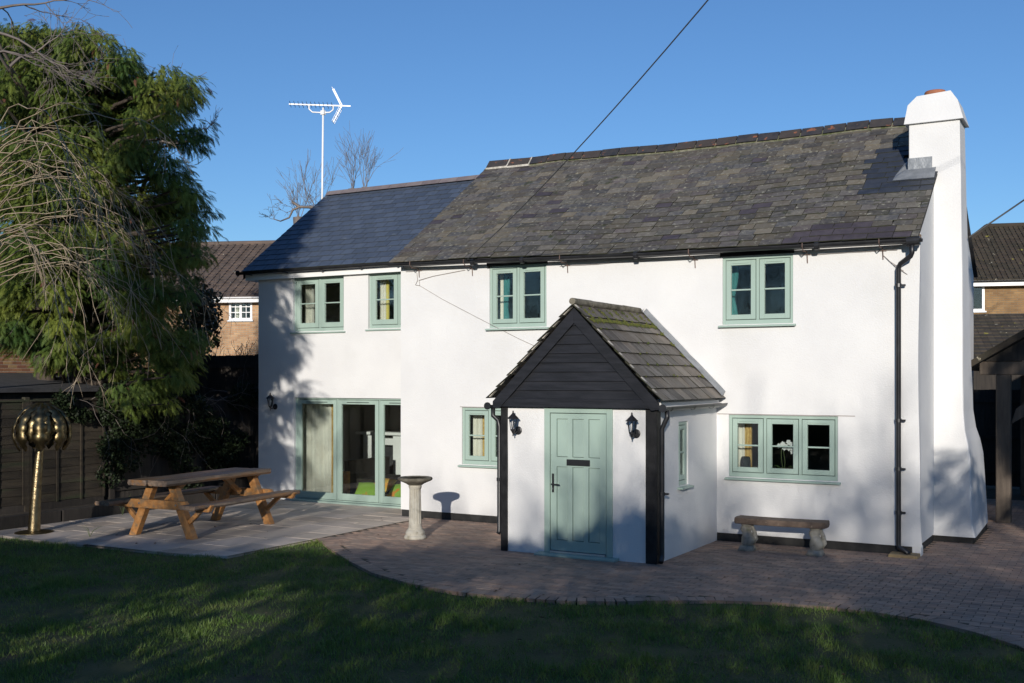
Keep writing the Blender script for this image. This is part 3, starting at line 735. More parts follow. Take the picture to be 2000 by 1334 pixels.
# fascia, soffit and verge board of the extension
mb = MB(); mb.box(VX + 0.08, XL - 0.02, YE - 0.10, YE - 0.075, 4.66, 4.80); mb.box(VX + 0.08, XL - 0.02, YE - 0.075, YE + 0.0, 4.70, 4.715)
mb.box(VX + 0.06, VX + 0.09, YE - 0.075, 22.9, 4.66, 4.80)
mb.build('fascia', 'fascia_white', cot)
mb = MB(); mb.prism([(VX + 0.03, EEY + 0.02, EEZ - 0.03), (VX + 0.03, ERY, ERZ - 0.02), (VX + 0.03, 2 * ERY - EEY - 0.02, EEZ - 0.03), (VX + 0.03, 2 * ERY - EEY - 0.02, EEZ - 0.2), (VX + 0.03, ERY, ERZ - 0.2), (VX + 0.03, EEY + 0.02, EEZ - 0.16)], (0.03, 0, 0))
mb.build('verge_board', 'black_plastic', cot)

# gutters and downpipes -------------------------------------------------------------------------------
def half_round(r, t=0.004, n=10):
    o = [(r * math.cos(math.pi + math.pi * k / n), r * math.sin(math.pi + math.pi * k / n)) for k in range(n + 1)]
    return o + [(a * (1 - t / r), b * (1 - t / r)) for a, b in reversed(o)]
gp = [(x, YF - 0.245, eave_z(x) + 0.012 + 0.006 * nz(x * 0.7, 3)) for x in np.linspace(XL - 0.10, XR + 0.10, 24)]
g = MB().sweep(half_round(0.056), gp, (0, 1, 0), (0, 0, 1)).build('gutter', 'black_plastic', cot)
for xb in (-10.0, -9.0, -6.9, -4.0):
    MB().tube([(xb - 0.03, YF - 0.24, eave_z(xb) - 0.017), (xb + 0.03, YF - 0.24, eave_z(xb) - 0.017)], 0.062, 12).build('gutter_joint', 'black_plastic', g)
for xb in (-11.3, -10.15, -8.25, -5.98, -4.2, -3.1):
    z = eave_z(xb); mb = MB()
    mb.tube([(xb, YF - 0.005, z - 0.24), (xb, YF - 0.02, z - 0.12), (xb, YF - 0.06, z - 0.07), (xb, YF - 0.24, z - 0.085), (xb, YF - 0.315, z - 0.03), (xb, YF - 0.31, z + 0.03)], 0.008, 6)
    mb.tube([(xb - 0.05, YF - 0.012, z - 0.11), (xb + 0.05, YF - 0.012, z - 0.115)], 0.006, 5); mb.build('bracket', 'rust', g)
g2 = MB().sweep(half_round(0.056), [(VX - 0.05, YE - 0.20, 4.835), (XL - 0.12, YE - 0.20, 4.825)], (0, 1, 0), (0, 0, 1)).build('gutter', 'black_plastic', cot)
for xb in (-16.3, -15.3, -14.3, -13.3, -12.4):
    MB().box(xb - 0.02, xb + 0.02, YE - 0.25, YE - 0.10, 4.765, 4.78).build('bracket', 'black_plastic', g2)
MB().tube([(VX - 0.06, YE - 0.20, 4.82), (VX - 0.04, YE - 0.20, 4.82)], 0.06, 12).build('stop_end', 'black_plastic', g2)
def downpipe(path, r=0.036, clips=()):
    o = MB().tube(path, r, 12).build('downpipe', 'black_plastic', cot, smooth=True)
    for (x, y, z) in clips:
        mb = MB(); mb.tube([(x, y, z - 0.025), (x, y, z + 0.025)], r + 0.009, 12); mb.box(x + r, x + r + 0.06, y - 0.012, y + 0.03, z - 0.014, z + 0.014); mb.build('pipe_clip', 'black_plastic', o)
    return o
px, pyy = -2.87, YF - 0.085
zg = eave_z(-2.7) - 0.06
dp = downpipe([(-2.66, YF - 0.24, zg + 0.03), (-2.66, YF - 0.24, zg - 0.13), (-2.68, YF - 0.22, zg - 0.17), (-2.84, pyy - 0.02, zg - 0.26), (px, pyy, zg - 0.33), (px, pyy, 0.17), (px + 0.01, pyy - 0.01, 0.12), (px + 0.16, pyy - 0.13, 0.055)],
              clips=[(px, pyy, z) for z in (0.62, 1.25, 1.95, 3.9)])
MB().tube([(-2.73, YF - 0.24, zg + 0.03), (-2.55, YF - 0.24, zg + 0.04)], 0.066, 12).build('gutter_outlet', 'black_plastic', dp)
MB().box(-2.98, -2.58, YF - 0.30, YF - 0.012, -0.03, 0.045).build('gully_block', 'brick_old', cot, bevel=0.012)

# chimney ---------------------------------------------------------------------------------------------
CS = [  # z, x left, x right front, x right back, y front, y back
    (0.10, -2.86, -2.03, -2.07, 17.97, 20.10), (0.30, -2.86, -2.07, -2.08, 17.98, 20.08), (0.9, -2.86, -2.09, -2.11, 17.99, 20.04), (1.3, -2.86, -2.105, -2.13, 17.99, 19.95),
    (1.55, -2.87, -2.14, -2.16, 17.985, 19.75), (1.75, -2.87, -2.18, -2.19, 17.98, 19.5), (2.05, -2.88, -2.205, -2.21, 17.98, 19.25), (2.5, -2.9, -2.215, -2.21, 17.98, 19.15),
    (3.3, -2.94, -2.215, -2.215, 17.98, 18.9), (4.2, -2.98, -2.22, -2.22, 17.98, 18.75), (5.2, -3.0, -2.235, -2.235, 17.98, 18.66), (6.0, -3.01, -2.25, -2.25, 17.98, 18.62), (6.62, -3.01, -2.26, -2.26, 17.98, 18.60)]
fine = []
for a, b in zip(CS, CS[1:]):
    for k in range(3): fine.append(tuple(p + (q - p) * k / 3 for p, q in zip(a, b)))
fine.append(CS[-1]); ring = []
for z, xl, xf, xbk, yf, yb in fine:
    rr = 0.03 if z < 5 else 0.012; rg = []
    cs = [(xl, yf, 0), (xf, yf, 1), (xbk, yb, 2), (xl, yb, 3)]
    for (cx, cy, q_) in cs:
        sx = 1 if q_ in (1, 2) else -1; sy = 1 if q_ in (2, 3) else -1
        a0 = {0: 180, 1: 270, 2: 0, 3: 90}[q_]
        for t in (0, 45, 90):
            th_ = R(a0 + t); jit = 0.008 * nz(cx * 3, cy * 3 + t, z * 1.3) if z < 6 else 0
            rg.append((cx - sx * rr + (rr + jit) * math.cos(th_), cy - sy * rr + (rr + jit) * math.sin(th_), z))
    ring.append(rg)
mb = MB(); nn = len(ring[0]); vs = [p for r_ in ring for p in r_]
fs = [(i * nn + k, i * nn + (k + 1) % nn, (i + 1) * nn + (k + 1) % nn, (i + 1) * nn + k) for i in range(len(ring) - 1) for k in range(nn)] + [tuple(range((len(ring) - 1) * nn, len(ring) * nn))]
mb.add(vs, fs); chim = mb.build('chimney', 'render_white', cot, smooth=False)
mb = MB()
mb.hexa([(-3.075, 17.92, 6.58), (-2.20, 17.92, 6.58), (-2.20, 18.66, 6.58), (-3.075, 18.66, 6.58), (-3.03, 17.99, 6.89), (-2.29, 17.99, 6.89), (-2.29, 18.59, 6.89), (-3.03, 18.59, 6.89)])
mb.hexa([(-3.03, 17.99, 6.89), (-2.29, 17.99, 6.89), (-2.29, 18.59, 6.89), (-3.03, 18.59, 6.89), (-2.90, 18.04, 7.03), (-2.40, 18.04, 7.06), (-2.40, 18.54, 7.06), (-2.90, 18.54, 7.03)])
mb.build('chimney_cap', 'render_white', chim)
MB().lathe([(0.12, 0), (0.155, 0.02), (0.165, 0.075), (0.15, 0.10), (0.11, 0.10), (0.10, 0.04)], 20, (-2.66, 18.28, 7.03)).build('chimney_pot', 'terracotta', chim, smooth=True)
MB().box(-2.88, -2.08, 18.03, 20.02, -0.03, 0.102).build('chimney_plinth', 'plinth_black', chim)
# lead flashing round the stack
mb = MB(); zf = roof_pt(-3.0, (17.95 - EY) / (RY - EY)).z
f0 = roof_pt(-2.62, 0.42, 0.028); 
mb.add([roof_pt(-3.22, 0.455, 0.03), roof_pt(-2.60, 0.455, 0.03), (-2.60, 17.968, zf + 0.10), (-3.05, 17.968, zf + 0.10), roof_pt(-3.20, 0.50, 0.03), roof_pt(-3.12, 0.60, 0.028), (-3.025, 18.0, zf + 0.03), (-3.02, 18.3, zf + 0.33)],
       [(0, 1, 2, 3), (0, 3, 6, 4), (4, 6, 7, 5)])
mb.build('flashing', 'lead', chim, fixn=False)
MB().box(-3.02, -2.66, 17.962, 17.976, zf + 0.085, zf + 0.27).build('flashing', 'lead', chim)
# ------------------------------------------------------------------ porch
PF, PXL, PXR = 13.85, -8.09, -5.61          # front wall plane, outer faces of the sides
mb = MB()
wall_front(mb, PXL + 0.09, PXR - 0.13, 0.0, 2.17, [(-7.36, -6.28, 0.0, 2.14)], PF + 0.02, th=0.2, warp=lambda u, y, z: (u, y + 0.008 * nz(u * 2, z * 2), z), step=0.25)
mb2 = MB(); wall_front(mb2, PF + 0.16, YF + 0.01, 0.0, 2.26, [(14.72, 15.10, 1.0, 1.93)], 0.0, th=0.2, warp=lambda u, y, z: (u, y + 0.008 * nz(u * 2, z * 2, 5), z), step=0.25)
mb.add([(-y_ + 0.0 - 5.625, x_, z_) for x_, y_, z_ in [(v[0], v[1], v[2]) for v in mb2.v]], mb2.f)
mb.box(PXL + 0.04, PXL + 0.22, PF + 0.22, YF - 0.002, 0.0, 2.25)
mb.build('porch_wall', 'render_white', cot)
# side window of the porch
TF = Matrix.Translation((-5.625, 0, 0)) @ Matrix.Rotation(R(90), 4, 'Z')      # local x -> +Y, local y -> -X
window(cot, 14.72, 15.10, 1.0, 1.93, 0.02, 1, tf=TF, st=0.055, rail=0.06, brail=0.07)
# posts
pst = MB().box(PXR - 0.165, PXR, PF - 0.012, PF + 0.15, 0.0, 2.17).build('post', 'black_timber', cot, bevel=0.008)
pst = MB().box(PXL, PXL + 0.11, PF - 0.012, PF + 0.15, 0.0, 2.17).build('post', 'black_timber', cot, bevel=0.008)
# front door
f = MB(); f.box(-7.36, -7.27, PF - 0.004, PF + 0.09, 0.04, 2.14); f.box(-6.37, -6.28, PF - 0.004, PF + 0.09, 0.04, 2.14); f.box(-7.27, -6.37, PF - 0.003, PF + 0.09, 2.06, 2.14)
door = f.build('front_door', 'sage', cot, bevel=0.004)
d = MB(); a, b, c, e = -7.26, -6.38, 0.075, 2.05; yd = PF + 0.012
xs = [a, -7.165, -6.985, -6.91, -6.73, -6.655, -6.475, b]
zs = [c, 0.225, 1.285, 1.425, 1.975, e]
for i in range(7):
    for j in range(5):
        if i in (1, 3, 5) and j in (1, 3): continue
        d.box(xs[i], xs[i + 1], yd, yd + 0.045, zs[j], zs[j + 1])
d.build('door_leaf', 'sage', door, fixn=False)
for i in (1, 3, 5):
    for j in (1, 3):
        p = MB(); g = 0.0; p.box(xs[i] + 0.006, xs[i + 1] - 0.006, yd + 0.013, yd + 0.035, zs[j] + 0.006, zs[j + 1] - 0.006)
        p.build('door_panel', 'sage', door, bevel=0.0025)
MB().box(a, b, yd + 0.036, yd + 0.043, 0.2, 2.0).build('door_core', 'black_plastic', door)
MB().box(-7.0, -6.63, yd - 0.012, yd + 0.002, 1.305, 1.395).build('letterbox', 'iron_black', door, bevel=0.004)
MB().box(-6.97, -6.66, yd - 0.017, yd - 0.012, 1.325, 1.375).build('letterbox_flap', 'iron_black', door, bevel=0.002)
h = MB(); h.box(-7.235, -7.205, yd - 0.012, yd + 0.001, 0.91, 1.18); h.tube([(-7.22, yd - 0.01, 1.03), (-7.22, yd - 0.055, 1.03), (-7.20, yd - 0.06, 1.03), (-7.09, yd - 0.058, 1.025)], 0.011, 8); h.build('door_handle', 'iron_black', door)
MB().box(-7.226, -7.214, yd - 0.016, yd - 0.011, 0.95, 0.975).build('lock', 'alu', door)
s = MB(); s.box(a - 0.0, b + 0.0, PF - 0.02, PF + 0.06, 0.04, 0.068); s.build('weather_bar', 'alu', door, bevel=0.003)
s = MB(); s.hexa([(-7.46, PF - 0.14, 0.0), (-6.18, PF - 0.14, 0.0), (-6.18, PF + 0.06, 0.0), (-7.46, PF + 0.06, 0.0), (-7.46, PF - 0.14, 0.028), (-6.18, PF - 0.14, 0.028), (-6.18, PF + 0.06, 0.045), (-7.46, PF + 0.06, 0.045)])
s.build('threshold', 'sage', door, bevel=0.004)
# porch ceiling closes the room under the roof
MB().box(PXL + 0.05, PXR - 0.05, PF + 0.05, YF, 2.175, 2.20).build('porch_ceiling', 'room_dark', cot)
# gable of weatherboards
AX, AZ = -6.83, 3.56; BZ = 2.15; HL, HR = PXL - 0.06, PXR + 0.045
FY = PF - 0.075
slope = (AZ - 2.24) / (AX - HL)
def gx(z): t = (AZ - z) / (AZ - 2.24); return AX - (AX - HL) * t, AX + (HR - AX) * t
clad = MB().prism([(HL + 0.12, PF - 0.02, 2.18), (HR - 0.12, PF - 0.02, 2.18), (AX, PF - 0.02, AZ - 0.12)], (0, 0.05, 0)).build('porch_gable', 'black_timber', cot)
z = BZ + 0.005; bh = 0.132
MB().box(PXL - 0.01, PXR + 0.005, FY - 0.004, PF + 0.02, BZ - 0.012, BZ + 0.115).build('tie_beam', 'black_board', clad, bevel=0.006)
z = BZ + 0.115
while z < AZ - 0.16:
    a0, b0 = gx(max(z, 2.24)); a1, b1 = gx(min(z + bh, AZ - 0.03)); zt_ = min(z + bh, AZ - 0.05)
    a0 += 0.05; b0 -= 0.05; a1 += 0.05; b1 -= 0.05
    y0, y1 = FY + 0.008, FY + 0.034         # thick lower edge over a thin upper edge
    bd = MB(); bd.hexa([(a0, y0, z - 0.012), (b0, y0, z - 0.012), (b0, PF - 0.022, z - 0.012), (a0, PF - 0.022, z - 0.012), (a1, y1, zt_), (b1, y1, zt_), (b1, PF - 0.022, zt_), (a1, PF - 0.022, zt_)])
    bd.build('board', 'black_board', clad, bevel=0.003); z += bh
# barge boards
dL = Vector((AX - HL, 0, AZ - 2.24)).normalized()
for sgn, hx in ((-1, HL), (1, HR)):
    p0 = Vector((AX, 0, AZ)); p1 = Vector((hx, 0, 2.24)); dd = (p1 - p0).normalized(); nn_ = Vector((dd.z * sgn, 0, -dd.x * sgn)) * -1
    if nn_.z < 0: nn_ = -nn_
    t = 0.15
    p1b = p1 + dd * 0.03
    inner0 = Vector((AX, 0, AZ - t / abs(nn_.z))); inner1 = p1b - nn_ * t
    q0 = p0 + Vector((0, 0, 0.03)) if True else p0
    poly = [(AX + sgn * 0.001, FY - 0.028, AZ + 0.0), (p1b.x, FY - 0.028, p1b.z), (p1b.x, FY - 0.028, max(inner1.z, BZ - 0.02)), (inner1.x, FY - 0.028, inner1.z), (AX + sgn * 0.001, FY - 0.028, inner0.z)]
    MB().prism(poly, (0, 0.035, 0)).build('barge_board', 'black_board', cot, bevel=0.0)
# porch roof
def porch_pt(sd, yy, s, lift=0.0):
    hx, hz = (HR + 0.065, 2.185) if sd > 0 else (HL - 0.07, 2.20)
    p = Vector((AX + (hx - AX) * s, yy, AZ + 0.05 + (hz + 0.03 - AZ) * s)); n_ = Vector((sd * 0.72, 0, 0.69)); 
    sag = 0.012 * nz(yy * 1.3, s * 3, sd); return p + n_ * (lift + sag)
mb = MB()
for sd in (1, -1): mb.grid(lambda u, v: porch_pt(sd, PF - 0.10 + u * (YF - PF + 0.10), v, 0.0), 6, 6)
proof = mb.build('porch_roof', 'felt', cot, fixn=False)
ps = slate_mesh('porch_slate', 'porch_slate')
RS = 8
for sd in (1, -1):
    for r in range(RS):
        s0 = 1.02 - r / RS; yv = PF - 0.155 - (0.13 if r % 2 else 0)
        while yv < YF - 0.06:
            wv = rng.uniform(0.22, 0.34); a, b = max(yv, PF - 0.155 + rng.uniform(-0.012, 0.012)), min(yv + wv, YF - 0.05); yv += wv
            if b - a < 0.05: continue
            p = porch_pt(sd, (a + b) / 2, s0, 0.016 + rng.uniform(0, 0.008)); q_ = porch_pt(sd, (a + b) / 2, s0 - 0.1, 0.004)
            v = (q_ - p).normalized(); u = Vector((0, 1, 0)) * sd; n_ = u.cross(v).normalized()
            M = Matrix((u, v, n_)).transposed().to_4x4(); M.translation = p
            link('porch_slate', ps, proof, M @ Matrix.Rotation(rng.gauss(0, 0.014), 4, 'Z') @ Matrix.Diagonal((b - a - 0.006, 0.31, rng.uniform(0.008, 0.012), 1)))
# mortared ridge roll
yv = PF - 0.16
while yv < YF - 0.35:
    l = rng.uniform(0.55, 0.75); e_ = min(yv + l, YF - 0.02)
    MB().tube([(AX, yv, AZ + 0.085 + rng.uniform(0, .008)), (AX, e_ - 0.01, AZ + 0.085 + rng.uniform(0, .008))], 0.048, 12).build('ridge_tile', 'stone_dark', proof); yv = e_
# cement undercloak along the verge, moss, lead against the wall
for sd in (1, -1):
    mb = MB(); mb.add([porch_pt(sd, PF - 0.11, s_, -0.004) for s_ in (0, 1)] + [porch_pt(sd, PF - 0.11, s_, 0.012) for s_ in (0, 1)] + [porch_pt(sd, PF - 0.06, s_, -0.004) for s_ in (0, 1)] + [porch_pt(sd, PF - 0.06, s_, 0.012) for s_ in (0, 1)],
                      [(0, 1, 3, 2), (4, 6, 7, 5), (0, 2, 6, 4), (1, 5, 7, 3), (2, 3, 7, 6), (0, 4, 5, 1)]); mb.build('undercloak', 'mortar', proof)
    mb = MB(); mb.grid(lambda u, v: porch_pt(sd, YF - 0.17 + 0.16 * u, v * 1.0, 0.032 + 0.006 * nz(u * 3, v * 8)) + Vector((0, 0, 0.07 * u)), 2, 14); mb.build('flashing', 'lead', proof, fixn=False)
moss_c = []
for i in range(760):
    yy = rng.uniform(PF - 0.1, YF - 0.06)
    t = rng.random()
    if t < 0.62: s_ = 0.172 + 0.03 * nz(yy * 4, 1) + abs(rng.gauss(0, 0.012))
    elif t < 0.85: s_ = rng.uniform(0.03, 0.2); yy = PF - 0.02 + 0.29 * rng.randrange(0, 9) + 0.25 * (s_) + rng.gauss(0, 0.018)
    else: s_ = rng.choice([1, 2, 3, 4, 5, 6]) / RS + 0.02 + rng.gauss(0, 0.008); yy = YF - 0.2 + rng.gauss(0, 0.03) if rng.random() < 0.7 else yy
    if yy > YF - 0.05: continue
    moss_c.append((porch_pt(1, yy, s_, 0.022), rng.uniform(0.010, 0.030)))
mb = MB()
for c, r_ in moss_c:
    vs = []
    for k in range(6):
        t = k * math.pi / 3; q = rng.uniform(0.7, 1.2); vs.append(c + Vector((math.cos(t) * r_ * q * 0.7, math.sin(t) * r_ * q, -0.7 * math.cos(t) * r_ * q)))
    vs.append(c + Vector((0.6, 0, 0.7)) * r_ * rng.uniform(0.5, 1.0)); mb.add(vs, [(k, (k + 1) % 6, 6) for k in range(6)])
tag(mb.build('moss', 'moss', proof, fixn=False), kind='stuff')
# porch gutters, white side fascia, pipes
for sd, gxx in ((1, HR + 0.085), (-1, HL - 0.105)):
    zz = 2.16
    g3 = MB().sweep(half_round(0.052), [(gxx, PF - 0.12, zz), (gxx, YF - 0.05, zz + 0.015)], (1, 0, 0), (0, 0, 1)).build('gutter', 'black_plastic', cot)
    MB().tube([(gxx, PF - 0.125, zz - 0.012), (gxx, PF - 0.105, zz - 0.012)], 0.056, 12).build('stop_end', 'black_plastic', g3)
    for yb in (PF + 0.15, 14.9, 15.7):
        mb = MB(); pr = half_round(0.058); mb.sweep(pr, [(gxx, yb - 0.015, zz), (gxx, yb + 0.015, zz)], (1, 0, 0), (0, 0, 1)); mb.build('bracket', 'black_plastic', g3)
MB().box(PXR - 0.002, PXR + 0.03, PF + 0.06, YF - 0.004, 2.10, 2.22).build('porch_fascia', 'fascia_white', cot)
MB().box(PXL - 0.03, PXL + 0.002, PF + 0.06, YF - 0.004, 2.10, 2.22).build('porch_fascia', 'fascia_white', cot)
x1 = PXR + 0.055; y1 = PF + 0.05
downpipe([(HR + 0.085, y1, 2.12), (HR + 0.085, y1, 2.02), (x1 + 0.04, y1, 1.95), (x1, y1, 1.86), (x1, y1, 0.14), (x1 + 0.005, y1 - 0.01, 0.10), (x1 + 0.02, y1 - 0.09, 0.045)], r=0.034, clips=[(x1, y1, 0.97)])
x2 = PXL - 0.055
downpipe([(HL - 0.105, y1, 2.12), (HL - 0.105, y1, 2.0), (x2 - 0.02, y1, 1.93), (x2, y1, 1.84), (x2, y1, 0.28), (x2 - 0.01, y1 - 0.02, 0.24)], r=0.034, clips=[(x2, y1, 1.05)])

# ------------------------------------------------------------------ wall lanterns
def lantern(loc, label, side):
    """Six sided carriage lamp on a round back plate; side: +1 plate to the right of the lamp as seen from the garden."""
    x, y, z = loc; t = thing('wall_lantern', label, 'lamp', (x, y, z), 'black wall lanterns')
    MB(Matrix.Translation((x, y - 0.006, z - 0.11)) @ Matrix.Rotation(R(90), 4, 'X')).lathe([(0.0, -0.006), (0.062, -0.006), (0.062, 0.006), (0.048, 0.014), (0.0, 0.016)], 20).build('back_plate', 'iron_black', t)
    cx, cy = x, y - 0.155
    MB().tube([(x, y - 0.01, z - 0.11), (x, y - 0.06, z - 0.135), (x, y - 0.12, z - 0.15), (cx, cy, z - 0.115)], [0.014, 0.011, 0.011, 0.014], 8).build('arm', 'iron_black', t, smooth=True)
    MB().lathe([(0.0, -0.19), (0.008, -0.185), (0.012, -0.17), (0.006, -0.158), (0.016, -0.14), (0.028, -0.115), (0.040, -0.10), (0.044, -0.09), (0.0, -0.09)], 12, (cx, cy, z)).build('base_cup', 'iron_black', t, smooth=True)
    cage = MB(); gl = MB()
    b = [(cx + 0.042 * math.cos(k * math.pi / 3), cy + 0.042 * math.sin(k * math.pi / 3), z - 0.088) for k in range(6)]
    tp = [(cx + 0.066 * math.cos(k * math.pi / 3), cy + 0.066 * math.sin(k * math.pi / 3), z + 0.07) for k in range(6)]
    for k in range(6):
        cage.tube([b[k], tp[k]], 0.005, 5); cage.tube([tp[k], tp[(k + 1) % 6]], 0.006, 5); cage.tube([b[k], b[(k + 1) % 6]], 0.005, 5)
    gl.add(b + tp, [(k, (k + 1) % 6, 6 + (k + 1) % 6, 6 + k) for k in range(6)])
    cage.build('cage', 'iron_black', t); gl.build('glass', 'lamp_glass', t)
    rf = MB().lathe([(0.098, 0.066), (0.096, 0.074), (0.062, 0.105), (0.036, 0.128), (0.022, 0.140), (0.020, 0.150), (0.012, 0.156), (0.014, 0.170), (0.006, 0.186), (0.0, 0.192)], 6, (cx, cy, z)).build('lamp_roof', 'iron_black', t)
    MB().lathe([(0.0, -0.06), (0.014, -0.06), (0.014, -0.03), (0.024, 0.0), (0.022, 0.025), (0.0, 0.04)], 10, (cx, cy, z)).build('bulb', 'fascia_white', t, smooth=True)
    return t
lantern((-7.80, PF + 0.012, 1.90), 'black wall lantern on the white wall left of the green front door', 1)
lantern((-5.92, PF + 0.012, 1.90), 'black wall lantern between the green front door and the right porch post', 1)
lantern((-15.72, YE - 0.005, 2.07), 'black wall lantern left of the glazed folding doors', 1)

# ------------------------------------------------------------------ birdbath
bb = thing('birdbath', 'stone birdbath with a dark shallow basin on a pale fluted column', 'birdbath', (-9.88, 14.2, 0))
C = (-9.88, 14.2, 0)
MB().lathe([(0.0, 0.0), (0.175, 0.0), (0.178, 0.03), (0.165, 0.05), (0.158, 0.06), (0.150, 0.065), (0.154, 0.075), (0.150, 0.11), (0.128, 0.145), (0.112, 0.155), (0.118, 0.165), (0.112, 0.18), (0.0, 0.185)], 36, C,
           f=lambda r, z, t, i: r * (1 + (0.035 * math.cos(18 * t) if i in (7, 8) else 0))).build('base', 'stone_white', bb, smooth=True)
prof = [(0.106, 0.175), (0.104, 0.20), (0.102, 0.24)] + [(0.101 - 0.010 * k / 8, 0.26 + 0.52 * k / 8) for k in range(9)] + [(0.094, 0.80), (0.102, 0.82), (0.106, 0.84), (0.10, 0.85), (0.125, 0.865), (0.0, 0.865)]
MB().lathe(prof, 96, C, f=lambda r, z, t, i: r - (0.011 * max(0, math.cos(12 * t)) if 0.245 < z < 0.79 else 0)).build('column', 'stone_white', bb, smooth=False)
MB().lathe([(0.10, 0.85), (0.135, 0.875), (0.155, 0.885), (0.20, 0.905), (0.262, 0.93), (0.275, 0.95), (0.272, 0.975), (0.258, 0.982), (0.235, 0.975), (0.19, 0.955), (0.0, 0.945)], 40, C,
           f=lambda r, z, t, i: r * (1 + 0.012 * math.cos(10 * t) * (z > 0.9) + 0.008 * nz(math.cos(t) * 3, math.sin(t) * 3, z * 9))).build('basin', 'stone_dark', bb, smooth=True)
MB().lathe([(0.0, 0.962), (0.21, 0.962)], 32, C).build('water', 'water', bb)

# ------------------------------------------------------------------ stone bench
sb = thing('stone_bench', 'curved brown stone garden bench on two carved animal legs under the wide window', 'bench', (-4.45, 15.75, 0))
bx, by, ang = -4.42, 15.72, R(2.5)
TB = Matrix.Translation((bx, by, 0)) @ Matrix.Rotation(ang, 4, 'Z')
def seat_pt(i, n):
    pass
top = MB(TB); L2, W2_ = 0.66, 0.185; outl = []
for k in range(15):
    t = -1 + 2 * k / 14; outl.append((L2 * t, -W2_ + 0.055 * (t * t)))
ends = [(L2 + 0.018, -0.06), (L2 + 0.024, 0.04)]
o2 = outl + ends + [(x_, y_ + 2 * W2_ - 0.03) for x_, y_ in reversed(outl)] + [(-x_, y_) for x_, y_ in reversed(ends)]
n_ = len(o2); vs = []; lev = [(0.93, 0.402), (0.985, 0.41), (1.0, 0.43), (1.0, 0.462), (0.985, 0.482), (0.95, 0.49)]
for sc_, z in lev: vs += [(x_ * (1 - (1 - sc_) * 0.35), y_ * sc_, z) for x_, y_ in o2]
fs = [(i * n_ + k, i * n_ + (k + 1) % n_, (i + 1) * n_ + (k + 1) % n_, (i + 1) * n_ + k) for i in range(len(lev) - 1) for k in range(n_)] + [tuple(range(n_ - 1, -1, -1)), tuple(range((len(lev) - 1) * n_, len(lev) * n_))]
top.add(vs, fs); top.build('seat', 'stone_top', sb, smooth=False)
def squirrel_leg(xo, flip):
    lm = MB(TB)
    lm.hexa([(xo - 0.115, -0.13, 0.0), (xo + 0.115, -0.13, 0.0), (xo + 0.115, 0.13, 0.0), (xo - 0.115, 0.13, 0.0), (xo - 0.085, -0.10, 0.075), (xo + 0.085, -0.10, 0.075), (xo + 0.085, 0.10, 0.075), (xo - 0.085, 0.10, 0.075)])
    # a crouched animal: rump, belly, chest and head under the capital, tail up its back
    levels = [(0.07, 0.066, 0.085, 0.0), (0.10, 0.082, 0.10, 0.004), (0.14, 0.092, 0.108, 0.010), (0.18, 0.094, 0.105, 0.012), (0.22, 0.086, 0.096, 0.006), (0.255, 0.074, 0.085, 0.0), (0.27, 0.066, 0.078, -0.006), (0.285, 0.072, 0.082, -0.010), (0.31, 0.082, 0.088, -0.008), (0.34, 0.080, 0.086, -0.004), (0.36, 0.068, 0.078, 0), (0.37, 0.078, 0.095, 0), (0.402, 0.088, 0.10, 0)]
    nn = 20; vs = []
    for z, rx, ry, dx in levels:
        for k in range(nn):
            t = 2 * math.pi * k / nn
            lump = 1 + 0.10 * nz(math.cos(t) * 2.2 + xo, math.sin(t) * 2.2, z * 13) + 0.07 * math.cos(3 * t + z * 22)
            # haunches bulge at the sides low down, paws in front at mid height
            lump += 0.12 * max(0, math.cos(t * 2)) * math.exp(-((z - 0.15) / 0.05) ** 2) + 0.13 * max(0, -math.sin(t)) ** 4 * math.exp(-((z - 0.235) / 0.03) ** 2)
            vs.append((xo + flip * dx * 2 + rx * lump * math.cos(t), ry * lump * math.sin(t), z))
    fs = [(i * nn + k, i * nn + (k + 1) % nn, (i + 1) * nn + (k + 1) % nn, (i + 1) * nn + k) for i in range(len(levels) - 1) for k in range(nn)] + [tuple(range((len(levels) - 1) * nn, len(levels) * nn))]
    lm.add(vs, fs)
    o = lm.build('leg', 'stone_grey', sb, smooth=True)
    ttl = MB(TB); ttl.tube([(xo + 0.07 * flip, 0.03, 0.10), (xo + 0.12 * flip, 0.02, 0.18), (xo + 0.105 * flip, 0.01, 0.28), (xo + 0.075 * flip, 0.0, 0.36), (xo + 0.095 * flip, 0.0, 0.385)], [0.035, 0.04, 0.032, 0.024, 0.012], 10)
    ttl.build('tail', 'stone_grey', o, smooth=True)
squirrel_leg(-0.50, 1); squirrel_leg(0.50, 1)

